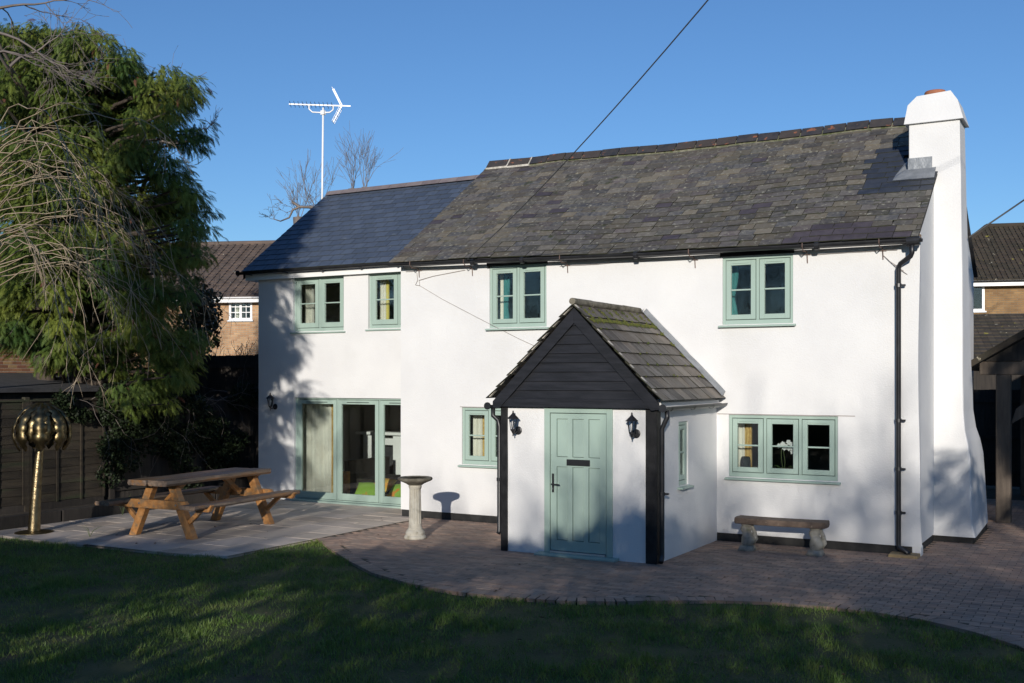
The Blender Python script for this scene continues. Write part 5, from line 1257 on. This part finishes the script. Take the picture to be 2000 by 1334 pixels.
far_house('neighbour_house', 'dark brick house with mossy hipped roof right of the chimney', (-6.2, 40.0, 0), R(16), 13.0, 8.5, 6.12, 8.35,
          [(1.25, 1.98, 4.9, 6.02, 1, 1), (3.35, 4.3, 4.95, 6.02, 1, 1)], 'brick_dark', 'tile_mossy', hip=3.0, tilew=0.17)
ln = thing('lean_to', 'dark tiled lean-to roof below the neighbouring house window', 'outbuilding', (-3.5, 34, 0)); TL = Matrix.Translation((-6.5, 33.5, 0)) @ Matrix.Rotation(R(14), 4, 'Z')
MB(TL).box(0, 12, 0.4, 4, 0, 3.1).build('wall', 'wood_feather', ln)
mb = MB(TL)
for r in range(14):
    for c in range(60):
        x_ = -0.2 + c * 0.2; yv = r * 0.36; z_ = 3.0 + r * 0.122; j = rng.uniform(0, 0.012)
        mb.hexa([(x_, yv, z_), (x_ + 0.194, yv, z_), (x_ + 0.194, yv + 0.4, z_ + 0.125), (x_, yv + 0.4, z_ + 0.125), (x_, yv, z_ + 0.03 + j), (x_ + 0.194, yv, z_ + 0.03 + j), (x_ + 0.194, yv + 0.4, z_ + 0.14), (x_, yv + 0.4, z_ + 0.14)])
tag(mb.build('roof_tiles', 'tile_mossy', ln, fixn=False), kind='stuff')

# oak carport
cp = thing('oak_carport', 'oak framed carport with curved brace at the right edge', 'carport', (-1.9, 21.2, 0))
MB().box(-2.03, -1.79, 20.9, 21.14, 0.0, 2.62).build('post', 'oak', cp, bevel=0.012); MB().box(2.6, 2.84, 20.9, 21.14, 0.0, 2.62).build('post', 'oak', cp, bevel=0.012)
MB().box(-2.03, -1.79, 26.0, 26.24, 0.0, 2.62).build('post', 'oak', cp, bevel=0.012)
MB().box(-2.3, 3.1, 20.92, 21.12, 2.62, 2.86).build('beam', 'oak', cp, bevel=0.012)
mb = MB(); vs = []
for k in range(9):
    t = k / 8; x_ = -1.79 + 0.85 * t; z_ = 1.75 + 0.85 * t - 0.10 * math.sin(math.pi * t); vs.append((x_, z_))
poly = [(x_, 20.95, z_ + 0.0) for x_, z_ in vs] + [(x_ - 0.13, 20.95, z_ + 0.13) for x_, z_ in reversed(vs) if z_ + 0.13 < 2.62 and x_ - 0.13 > -1.79]
mb.prism(poly, (0, 0.12, 0)).build('brace', 'oak', cp)
AXc = 0.5
for sd in (-1, 1):
    mb = MB(); e_ = (AXc + sd * 3.0, 2.70); r_ = (AXc, 4.55)
    mb.prism([(e_[0], 20.6, e_[1]), (r_[0], 20.6, r_[1]), (r_[0], 20.6, r_[1] + 0.14), (e_[0], 20.6, e_[1] + 0.12)], (0, 6.5, 0)); mb.build('roof', 'tile_mossy', cp)
MB().prism([(AXc - 2.7, 20.9, 2.87), (AXc + 2.7, 20.9, 2.87), (AXc, 20.9, 4.5)], (0, 0.08, 0)).build('gable', 'wood_feather', cp)
MB().box(-2.0, 2.8, 26.3, 26.4, 0, 2.62).build('back_wall', 'wood_feather', cp); MB().box(2.84, 2.92, 20.9, 26.4, 0, 2.62).build('side_wall', 'wood_feather', cp)
feather_fence('garden_fence', 'dark boarded fence between the chimney and the carport', (-6.0, 27.5), (-2.1, 27.5), 2.3, 3)

# ------------------------------------------------------------------ trees
def tri_tube(paths, nside=4):
    """Many tapered tubes at once: paths = list of (points array (k,3), radii (k,)). Returns verts and quads."""
    Vs, Fs, o = [], [], 0
    cs = np.cos(2 * np.pi * np.arange(nside) / nside); sn = np.sin(2 * np.pi * np.arange(nside) / nside)
    for P, r in paths:
        P = np.asarray(P, float); r = np.asarray(r, float); k = len(P)
        d = np.gradient(P, axis=0); d /= np.linalg.norm(d, axis=1, keepdims=True) + 1e-9
        a = np.where(np.abs(d[:, 2:3]) < 0.92, np.array([[0, 0, 1.0]]), np.array([[1.0, 0, 0]]))
        u = np.cross(d, a); u /= np.linalg.norm(u, axis=1, keepdims=True) + 1e-9; v = np.cross(d, u)
        ring = P[:, None, :] + r[:, None, None] * (u[:, None, :] * cs[None, :, None] + v[:, None, :] * sn[None, :, None])
        Vs.append(ring.reshape(-1, 3)); i = np.arange(k - 1)[:, None] * nside; q = np.arange(nside)[None, :]; q2 = (q + 1) % nside
        Fs.append(np.stack([i + q, i + q2, i + nside + q2, i + nside + q], -1).reshape(-1, 4) + o); o += k * nside
    return np.concatenate(Vs), np.concatenate(Fs)
def rv(s=1.0): return nrg.normal(0, s, 3)
def grow(p, d, length, r, depth, out, spread=0.6, up=0.12, kids=3, seg=6, wob=0.16, minr=0.003):
    """A branch and, recursively, its side branches."""
    P = [np.array(p, float)]; d = np.array(d, float); d /= np.linalg.norm(d); ds = [d]
    for k in range(seg):
        d = d + rv(wob) + np.array([0, 0, up]); d /= np.linalg.norm(d); P.append(P[-1] + d * length / seg); ds.append(d)
    rad = r * np.linspace(1, 0.45, seg + 1); out.append((np.array(P), np.maximum(rad, minr)))
    if depth <= 0: return
    for k in range(kids):
        i = int(nrg.integers(max(1, seg // 3), seg + 1)); dd = ds[i] + rv(spread); grow(P[i], dd, length * nrg.uniform(0.5, 0.8), rad[i] * 0.62, depth - 1, out, spread, up, kids, max(3, seg - 1), wob, minr)
    grow(P[-1], ds[-1] + rv(spread * 0.4), length * 0.7, rad[-1], depth - 1, out, spread, up, kids, max(3, seg - 1), wob, minr)
def spray_template():
    """Flat feathery cypress spray, 1 unit long, pointing along +x and drooping."""
    T = []
    def add(a, d, l, w_):
        n_ = np.array([-d[1], d[0], 0.0]); T.append([a - n_ * w_, a + d * l, a + n_ * w_]); return
    for i in range(6):
        t = 0.08 + 0.86 * i / 6
        for s in (-1, 1):
            an = s * (0.62 - 0.30 * t); d = np.array([math.cos(an), math.sin(an), 0]); a = np.array([t + (0.05 if s > 0 else 0), 0, 0]); l = 0.46 * (1 - t) ** 0.8 + 0.10
            add(a, d, l, 0.030)
            for j in (0.45,):
                an2 = an + s * 0.45 * (1 if j < 0.5 else -1); add(a + d * l * j, np.array([math.cos(an2), math.sin(an2), 0]), l * 0.45, 0.022)
    T.append([np.array([0, -0.02, 0]), np.array([1.05, 0, 0]), np.array([0, 0.02, 0])])
    T = np.array(T); T[..., 1] *= 0.85; T[..., 2] = -0.42 * T[..., 0] ** 2 - 0.5 * np.abs(T[..., 1]) ** 1.3; return T
SPRAY = spray_template()
def sprays(pos, dirs, size):
    """Place the spray at each position pointing along dirs. Returns triangle soup."""
    n_ = len(pos); d = dirs / (np.linalg.norm(dirs, axis=1, keepdims=True) + 1e-9)
    up = np.tile(np.array([0, 0, 1.0]), (n_, 1)) + nrg.normal(0, 0.35, (n_, 3)); s = np.cross(up, d); s /= np.linalg.norm(s, axis=1, keepdims=True) + 1e-9; u = np.cross(d, s)
    t = SPRAY.reshape(-1, 3)
    P = pos[:, None, :] + size[:, None, None] * (t[None, :, 0:1] * d[:, None] + t[None, :, 1:2] * s[:, None] + t[None, :, 2:3] * u[:, None])
    return P.reshape(-1, 3)
def soup(name, P, m): return np_mesh(name, P, np.arange(len(P)).reshape(-1, 3), m)
def pads(clumps, per=95, size=(0.22, 0.42), center=None, droop=0.55):
    """Clumps = (x, y, z, radius). Sprays hang from the outer shell of each clump."""
    pos, dr, sz = [], [], []
    for (x, y, z, r) in clumps:
        n_ = int(per * (r / 0.7) ** 2); q = nrg.normal(0, 1, (n_, 3)); q /= np.linalg.norm(q, axis=1, keepdims=True)
        rad = r * nrg.uniform(0.35, 1.0, n_) ** 0.6; p = np.array([x, y, z]) + q * rad[:, None] * np.array([1, 1, 0.75])
        d = q * np.array([1, 1, 0.4]) + nrg.normal(0, 0.35, (n_, 3)); d[:, 2] -= droop
        if center is not None:
            o = p - np.array([center[0], center[1], z]); o[:, 2] = 0; d += 0.7 * o / (np.linalg.norm(o, axis=1, keepdims=True) + 1e-6)
        pos.append(p); dr.append(d); sz.append(nrg.uniform(*size, n_))
    return np.concatenate(pos), np.concatenate(dr), np.concatenate(sz)
def along(px, py, depth):
    """A point `depth` metres out in the garden along a bearing, for roughing out the big cypress."""
    f = Vector((-0.4955, 0.8686, 0)); r_ = Vector((0.8686, 0.4955, 0)); p = f * depth + r_ * ((px - 1000) / 2107 * depth); return (p.x, p.y, 2.55 + (740 - py) / 2107 * depth)

# the big cypress on the left ------------------------------------------------
cyp = thing('cypress_tree', 'large dark green cypress with drooping sunlit sprays overhanging the fence', 'tree', (-18.9, 14.9, 0))
tc0 = np.array([-18.9, 14.9])
paths = [(np.array([[-18.9, 14.9, 0], [-18.85, 14.95, 2.5], [-18.9, 15.0, 5.5], [-18.8, 15.1, 8.6]]), np.array([0.30, 0.24, 0.16, 0.05])),
         (np.array([[-19.0, 14.8, 0], [-19.4, 14.5, 3], [-19.6, 14.5, 6.5], [-19.7, 14.6, 8.4]]), np.array([0.24, 0.2, 0.12, 0.04]))]
CL = []
sil = [(20, 70, .5), (90, 75, .55), (160, 85, .5), (0, 110, .7), (60, 130, .75), (150, 120, .8), (230, 135, .75), (300, 170, .7), (345, 165, .55), (350, 215, .55), (20, 190, .8), (110, 200, .9), (200, 210, .9), (285, 240, .75), (325, 262, .5),
       (60, 290, .9), (150, 290, .9), (240, 300, .85), (310, 330, .65), (355, 375, .5), (385, 400, .42), (20, 380, .9), (110, 380, .9), (200, 390, .9), (290, 400, .75), (350, 430, .55), (392, 448, .38),
       (60, 470, .9), (160, 480, .9), (250, 480, .8), (325, 490, .65), (370, 500, .4), (20, 560, .8), (110, 570, .8), (200, 560, .8), (285, 570, .75), (345, 580, .55),
       (150, 640, .65), (230, 640, .7), (310, 640, .65), (365, 650, .45), (190, 690, .42), (260, 700, .55), (330, 700, .55), (270, 755, .42), (310, 765, .4), (350, 745, .35), (120, 630, .45), (70, 645, .5), (25, 640, .5), (105, 695, .35), (150, 700, .3)]
for (a, b, r_) in sil:
    for k in range(6):
        dp_ = rng.uniform(19.8, 22.5) if k < 4 else rng.uniform(21.5, 24.0)
        x_, y_, z_ = along(a + rng.gauss(0, 20), b + rng.gauss(0, 18), dp_); CL.append((x_, y_, z_, r_ * rng.uniform(0.42, 0.70)))
for k in range(26):      # the side away from the garden
    t = rng.uniform(0, 6.28); zz = rng.uniform(3.5, 8.8); rr = rng.uniform(0.6, 1.7) * (1 - 0.06 * abs(zz - 5)); CL.append((-19.6 + rr * math.cos(t) - 0.6, 14.9 + rr * math.sin(t) * 0.9 + 0.3, zz, 0.9))
pos, dr, sz = pads(CL, per=560, size=(0.10, 0.23), center=tc0, droop=0.75)
link('foliage', soup('foliage', sprays(pos, dr, sz), 'cypress'), cyp)
sel = nrg.random(len(pos)) < 0.012
link('dead_foliage', soup('dead_foliage', sprays(pos[sel] + nrg.normal(0, .1, (sel.sum(), 3)), dr[sel], sz[sel] * 0.8), 'dead_frond'), cyp)
for (x_, y_, z_, r_) in CL:
    b = np.array([x_, y_, z_]); z0 = max(0.8, z_ - rng.uniform(0.2, 1.0)); a = np.array([-18.9 + rng.uniform(-.5, .1), 14.95, z0]); m_ = (a + b) / 2 + np.array([0, 0, 0.25])
    paths.append((np.array([a, (a + m_) / 2 + rv(0.05), m_, (m_ + b) / 2 + rv(0.05), b]), np.array([0.06, 0.05, 0.038, 0.025, 0.01])))
V, F = tri_tube(paths, 6); link('trunk', np_mesh('trunk', V, F, 'bark', True), cyp)

# arching bare twigs in front of it ----------------------------------------------
wt = thing('weeping_tree', 'bare weeping tree with pale arching twigs in front of the cypress', 'tree', (-17.75, 12.0, 0))
paths = [(np.array([[-17.8, 11.9, 0], [-17.7, 11.95, 2.0], [-17.75, 12.05, 4.0], [-17.8, 12.2, 6.2]]), np.array([0.10, 0.085, 0.07, 0.05]))]
for k in range(44):
    a = np.array([-17.8 + rng.uniform(-.15, .15), 12.2 + rng.uniform(-.2, .2), rng.uniform(4.2, 7.0)]); az = rng.uniform(-0.4, 1.9); ln_ = rng.uniform(1.4, 4.4)
    e = np.array([math.cos(az), math.sin(az), 0]); P = []
    dropl = rng.uniform(0.6, 3.2)
    for i in range(15):
        t = i / 14; x = ln_ * (1 - (1 - t) ** 1.6); z = 0.55 * math.sin(min(1, t * 2.2) * math.pi / 2) * rng.uniform(0.95, 1.05) - dropl * t ** 2.3
        P.append(a + e * x + np.array([0, 0, z]) + rv(0.03))
    P = np.array(P); paths.append((P, np.linspace(0.014, 0.0045, 15)))
    for j in range(rng.randint(4, 8)):
        i = rng.randint(3, 13); l = rng.uniform(0.3, 1.5); d = (P[i + 1] - P[i]); d = d / np.linalg.norm(d) + rv(0.45); d[2] -= 0.15; Q = [P[i]]
        for q in range(7):
            d = d + rv(0.10) + np.array([0, 0, -0.10]); d /= np.linalg.norm(d); Q.append(Q[-1] + d * l / 7)
        paths.append((np.array(Q), np.linspace(0.006, 0.003, 8)))
        for q in range(2):
            i2 = rng.randint(2, 6); d2 = Q[i2 + 1] - Q[i2]; d2 = d2 / np.linalg.norm(d2) + rv(0.5); QQ = [Q[i2]]
            for q2 in range(4): d2 = d2 + rv(0.12); d2 /= np.linalg.norm(d2); QQ.append(QQ[-1] + d2 * 0.09)
            paths.append((np.array(QQ), np.linspace(0.004, 0.002, 5)))
V, F = tri_tube(paths, 3); link('twigs', np_mesh('twigs', V, F, 'twig_pale'), wt)

# bare tree tops that stick out of the cypress
bt = thing('bare_tree', 'bare branching tree top poking out above and beside the cypress', 'tree', (-19.7, 16.6, 0)); out = []
out.append((np.array([[-19.7, 16.6, 0], [-19.6, 16.6, 4], [-19.4, 16.5, 6.0]]), np.array([0.14, 0.11, 0.08])))
for (s0, d0, l) in (((-19.4, 16.5, 6.0), (0.2, 0.1, 1), 1.5), ((-19.4, 16.4, 6.0), (-0.4, -0.5, 1), 1.7), ((-19.2, 16.2, 6.5), (0.4, 0.2, 0.9), 1.3)):
    grow(s0, d0, l, 0.045, 3, out, 0.55, 0.10, 3, 6, 0.2, 0.004)
def limb(b):
    a = np.array([-19.55, 16.55, 4.6]); b = np.array(b); out.append((np.array([a, a * .7 + b * .3 + [0, 0, .4], a * .35 + b * .65 + [0, 0, .3], b]), np.array([0.075, 0.06, 0.045, 0.032])))
for (s0, d0, l) in ((along(-60, 120, 19), (1, 0.55, 0.22), 1.0), (along(-40, 20, 19), (1, 0.6, -0.1), 1.1), (along(20, 130, 19.5), (0.7, 0.3, 0.7), 0.8), (along(-30, 60, 19), (1, 0.5, 0.05), 1.2)):
    grow(s0, d0, l, 0.032, 3, out, 0.5, -0.01, 3, 6, 0.16, 0.0035)
    limb(s0)
limb(along(315, 275, 21.5)); grow(along(315, 275, 21.5), (0.87, 0.5, 0.0), 0.62, 0.026, 3, out, 0.55, 0.14, 3, 5, 0.2, 0.004)
V, F = tri_tube(out, 4); link('branches', np_mesh('branches', V, F, 'twig_grey'), bt)

# pollarded trees behind the extension ---------------------------------------------
def pollard(name, label, loc, htop, heads, nsh, ln_, seedz=0):
    t = thing(name, label, 'tree', loc, 'pollarded trees behind the extension'); out = []; x, y, _ = loc
    out.append((np.array([[x, y, 0], [x + .1, y, htop * .5], [x, y, htop * 0.8]]), np.array([0.35, 0.3, 0.26])))
    for (hx, hz) in heads:
        out.append((np.array([[x, y, htop * 0.75], [x + hx * 0.6, y, htop * 0.75 + hz * 0.5], [x + hx, y, htop + hz]]), np.array([0.2, 0.17, 0.17])))
        for k in range(nsh):
            d = np.array([rng.gauss(0, 0.35) + hx * 0.12, rng.gauss(0, 0.3), 1.0]); grow((x + hx + rng.uniform(-.1, .1), y + rng.uniform(-.1, .1), htop + hz - 0.05), d, ln_ * rng.uniform(0.6, 1.0), 0.013, 2, out, 0.32, 0.05, 3, 7, 0.10, 0.004)
    V, F = tri_tube(out, 5); link('branches', np_mesh('branches', V, F, 'twig_grey'), t)
x_, y_, z_ = along(700, 365, 38); pollard('pollard_tree', 'pollarded tree with upright bare shoots right of the aerial mast', (x_, y_, 0), z_ - 0.15, [(-0.25, 0.1), (0.35, 0.1)], 6, 1.25)
x_, y_, z_ = along(600, 405, 36); pollard('pollard_tree', 'pollarded tree with bare shoots behind the aerial mast', (x_, y_, 0), z_ - 0.3, [(-0.4, 0.0), (0.35, 0.1)], 5, 1.05)
lb = [along(628, 405, 33), along(585, 404, 33), along(572, 410, 33), along(565, 425, 33), along(548, 432, 33), along(535, 428, 33)]
tg = thing('bare_tree', 'low bare branch reaching left of the extension roof', 'tree', (lb[0][0], lb[0][1], 0)); out = [(np.array([(lb[0][0] + 1, lb[0][1] + .5, 0), (lb[0][0] + .9, lb[0][1] + .4, 5), lb[0]]), np.array([.2, .14, .05])), (np.array(lb), np.linspace(0.05, 0.012, 6)), (np.array([along(585, 404, 33), along(575, 397, 33), along(570, 395, 33)]), np.array([.05, .04, .03]))]
for k in range(10): grow(lb[rng.randint(0, 5)], (-0.6 + rng.gauss(0, .4), -.3, 0.4 + rng.gauss(0, .4)), 0.38, 0.008, 2, out, 0.5, 0.05, 2, 5, 0.2, 0.005)
V, F = tri_tube(out, 4); link('branches', np_mesh('branches', V, F, 'twig_grey'), tg)

# leafy things: oval leaves ---------------------------------------------------------
def leaves(pos, size, tilt=1.0, down=0.0):
    n_ = len(pos); d = nrg.normal(0, 1, (n_, 3)); d[:, 2] -= down; d /= np.linalg.norm(d, axis=1, keepdims=True); a = nrg.normal(0, 1, (n_, 3)); s = np.cross(d, a); s /= np.linalg.norm(s, axis=1, keepdims=True) + 1e-9; u = np.cross(d, s)
    L_ = size[:, None]; w_ = 0.30 * L_; p0 = pos; p1 = pos + d * L_ * 0.45 + s * w_ + u * L_ * 0.08; p2 = pos + d * L_; p3 = pos + d * L_ * 0.45 - s * w_ + u * L_ * 0.08
    V = np.stack([p0, p1, p2, p3], 1).reshape(-1, 3); i = np.arange(n_)[:, None] * 4; return V, np.concatenate([i + np.array([[0, 1, 2]]), i + np.array([[0, 2, 3]])], 1).reshape(-1, 3)
def blobs(cl, per):
    P = []
    for (x, y, z, rx, ry, rz_) in cl:
        n_ = int(per); q = nrg.normal(0, 1, (n_, 3)); q /= np.linalg.norm(q, axis=1, keepdims=True); r_ = nrg.uniform(0.3, 1, n_) ** 0.5; P.append(np.array([x, y, z]) + q * r_[:, None] * np.array([rx, ry, rz_]))
    return np.concatenate(P)
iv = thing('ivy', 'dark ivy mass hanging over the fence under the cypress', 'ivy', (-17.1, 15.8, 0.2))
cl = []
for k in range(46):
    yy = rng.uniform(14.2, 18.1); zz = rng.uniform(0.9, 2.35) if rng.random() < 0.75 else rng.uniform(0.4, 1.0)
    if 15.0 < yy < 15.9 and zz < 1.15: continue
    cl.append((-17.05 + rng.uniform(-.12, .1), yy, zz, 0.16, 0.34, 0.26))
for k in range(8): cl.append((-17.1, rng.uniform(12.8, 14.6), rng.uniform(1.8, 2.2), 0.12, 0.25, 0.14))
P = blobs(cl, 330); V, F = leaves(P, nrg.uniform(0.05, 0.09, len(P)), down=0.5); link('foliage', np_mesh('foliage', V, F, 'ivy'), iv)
out = []
for k in range(22):
    a = np.array([-17.15, rng.uniform(13.2, 18), 2.2]); grow(a, (rng.gauss(0, .2), rng.gauss(0, .8), -0.3), 1.1, 0.008, 1, out, 0.5, -0.05, 2, 6, 0.3, 0.003)
V, F = tri_tube(out, 3); link('stems', np_mesh('stems', V, F, 'twig_grey'), iv)
bs = thing('bronze_shrub', 'glossy shrub with bronze leaves between the cypress and the brick house', 'shrub', (-22.5, 20.5, 0)); cl = []
for k in range(34):
    x_, y_, z_ = along(rng.uniform(360, 412), rng.uniform(560, 690), 28 + rng.uniform(-.8, .8)); cl.append((x_, y_, z_, .32, .32, .30))
P = blobs(cl, 60); V, F = leaves(P, nrg.uniform(0.10, 0.17, len(P))); link('foliage', np_mesh('foliage', V, F, 'bronze_leaf'), bs)
out = []; a = along(395, 700, 28)
for k in range(6): grow((a[0], a[1], a[2] - 0.6), (rng.gauss(0.15, .25), rng.gauss(0, .2), 1), 1.7, 0.012, 1, out, 0.3, 0.1, 2, 7, 0.1, 0.005)
V, F = tri_tube(out, 4); link('branches', np_mesh('branches', V, F, 'twig_pale'), bs)
tw = thing('bare_shrub', 'thin bare shrub in front of the brick house wall', 'shrub', (along(462, 700, 30)[0], along(462, 700, 30)[1], 0)); out = []
for px_ in (435, 455, 470, 492):
    a = along(px_, 700, 30)
    for k in range(2): grow((a[0], a[1], a[2] - 0.5), (rng.gauss(0, .5), rng.gauss(0, .4), 0.8), 0.55, 0.012, 2, out, 0.5, 0.05, 3, 5, 0.2, 0.006)
V, F = tri_tube(out, 4); link('branches', np_mesh('branches', V, F, 'twig_grey'), tw)
# weeds between the slabs and in the bed
for (wx, wy, nb, lab) in ((-16.3, 13.9, 7, 'tuft of pale weed stalks in the raised bed'), (-14.55, 11.75, 5, 'small weed growing between the patio slabs')):
    out = []
    for k in range(nb): d = rng.uniform(0, 6.28); out.append((np.array([[wx, wy, 0.0], [wx + .06 * math.cos(d), wy + .06 * math.sin(d), 0.2 if nb > 5 else 0.1], [wx + .18 * math.cos(d), wy + .18 * math.sin(d), rng.uniform(.25, .55) if nb > 5 else 0.17]]), np.array([0.004, 0.003, 0.002])))
    V, F = tri_tube(out, 3); tag(link('weed', np_mesh('weed', V, F, 'green_stem')), lab, 'weed')

# ------------------------------------------------------------------ the garden behind and beside the camera: it shades the lawn and shows in the panes
hd = thing('boundary_hedge', 'tall uneven evergreen hedge along the garden end behind the lawn', 'hedge', (-1.5, -4.5, 0)); P = []
def hedge_h(x):
    b = np.interp(x, [-14, -9, -7, -4.5, -2.5, -0.5, 1.0, 2.6, 4.2, 6.5, 9, 12], [3.4, 3.75, 3.92, 4.05, 4.28, 4.62, 5.08, 5.15, 4.85, 4.6, 4.7, 4.7]); return b + 0.10 * nz(x * 1.4, 2) + 0.06 * nz(x * 5, 8)
nh = 52000; hx = nrg.uniform(-14, 12, nh); hh = np.array([hedge_h(a) for a in hx]); u = nrg.random(nh) ** 0.7; hz = 0.1 + u * (hh - 0.1) ; hy = -4.4 + nrg.uniform(-0.75, 0.75, nh) * (1 - 0.55 * u ** 3)
P = np.c_[hx, hy, hz]
thin = np.array([nz(a * 0.9, c * 1.1, 6) for a, c in zip(hx, hz)]); low = (hz > 2.6) & (hz < hh - 0.55)
P = P[~(low & (nrg.random(nh) < np.clip(0.42 + 1.6 * thin, 0.2, 0.92)))]; nh = len(P); V, F = leaves(P, nrg.uniform(0.14, 0.24, nh)); link('foliage', np_mesh('foliage', V, F, 'dark_leaf'), hd)
mb = MB(); mb.grid(lambda u, v: (-14 + 26 * u, -4.4 + (v - 0.5) * 0.5, 2.5 * (1 if 0.05 < v < 0.95 else 0.0)), 80, 4); mb.build('core', 'dark_leaf', hd, fixn=False)

def evergreen(name, label, x, y, z0, z1, rad, per, m='cypress', shape=None, prof=None):
    t = thing(name, label, 'tree', (x, y, 0)); CL = []
    for k in range(int((z1 - z0) * 7)):
        z = rng.uniform(z0, z1); f = prof((z - z0) / (z1 - z0)) if prof else 1 - 0.6 * ((z - z0) / (z1 - z0)) ** 2; a = rng.uniform(0, 6.28); r_ = rad * f * rng.uniform(0.15, 0.9); CL.append((x + r_ * math.cos(a), y + r_ * math.sin(a), z, 0.62 * rng.uniform(0.7, 1.1)))
    pos, dr, sz = pads(CL, per=per, size=(0.3, 0.55), center=(x, y)); link('foliage', soup('foliage', sprays(pos, dr, sz), m), t)
    V, F = tri_tube([(np.array([[x, y, 0], [x, y, z0 + 1], [x, y, z1 - 0.5]]), np.array([0.2, 0.16, 0.05]))], 8); link('trunk', np_mesh('trunk', V, F, 'bark'), t); return t
evergreen('cypress_tree', 'cypress beside the left end of the lawn that shades the extension', -11.45, 4.6, 3.9, 10.4, 1.3, 150, prof=lambda t: 0.8 + 0.5 * math.sin(math.pi * min(1, t * 1.1)) - 0.35 * t)
evergreen('cypress_tree', 'dense cypress beside the drive that shades the carport', 6.0, 3.6, 0.5, 10.8, 2.8, 190)
def deciduous(name, label, x, y, h, l, depth=4):
    t = thing(name, label, 'tree', (x, y, 0), 'bare trees beyond the hedge'); out = [(np.array([[x, y, 0], [x + .1, y, h * .5], [x, y + .1, h]]), np.array([0.28, 0.23, 0.18]))]
    for k in range(6): a = k * 1.05 + rng.uniform(-.3, .3); grow((x, y, h * rng.uniform(0.75, 1.0)), (math.cos(a), math.sin(a), 0.9), l, 0.10, depth, out, 0.5, 0.08, 3, 6, 0.14, 0.010)
    V, F = tri_tube(out, 4); link('branches', np_mesh('branches', V, F, 'twig_grey'), t)
deciduous('bare_oak', 'tall bare tree beyond the hedge toward the left', -2.5, -19, 3.9, 2.8)
deciduous('bare_oak', 'tall bare tree beyond the hedge toward the right', 7.0, -21, 4.4, 3.2)
deciduous('bare_oak', 'tall bare tree far beyond the hedge', 11.5, -24, 5.0, 3.3)
for (hx_, hy_, hh_, ll_, lab_) in ((-15.0, -14.5, 4.8, 3.4, 'tall bare tree reflected in the upper right window'), (-24.0, -14.0, 4.8, 3.6, 'tall bare tree reflected in the upper left window')): deciduous('bare_oak', lab_, hx_, hy_, hh_, ll_)
evergreen('cypress_tree', 'broad cypress far beyond the left end of the hedge', -19.0, -19.0, 0.5, 8.5, 3.2, 60)
# pole that carries the telephone cable
pl_ = thing('telephone_pole', 'wooden telephone pole behind the garden', 'pole', (far_end.x, far_end.y, 0))
MB().tube([(far_end.x, far_end.y + 0.0, -0.3), (far_end.x, far_end.y, far_end.z + 0.4)], [0.14, 0.10], 12).build('post', 'oak', pl_, smooth=True)
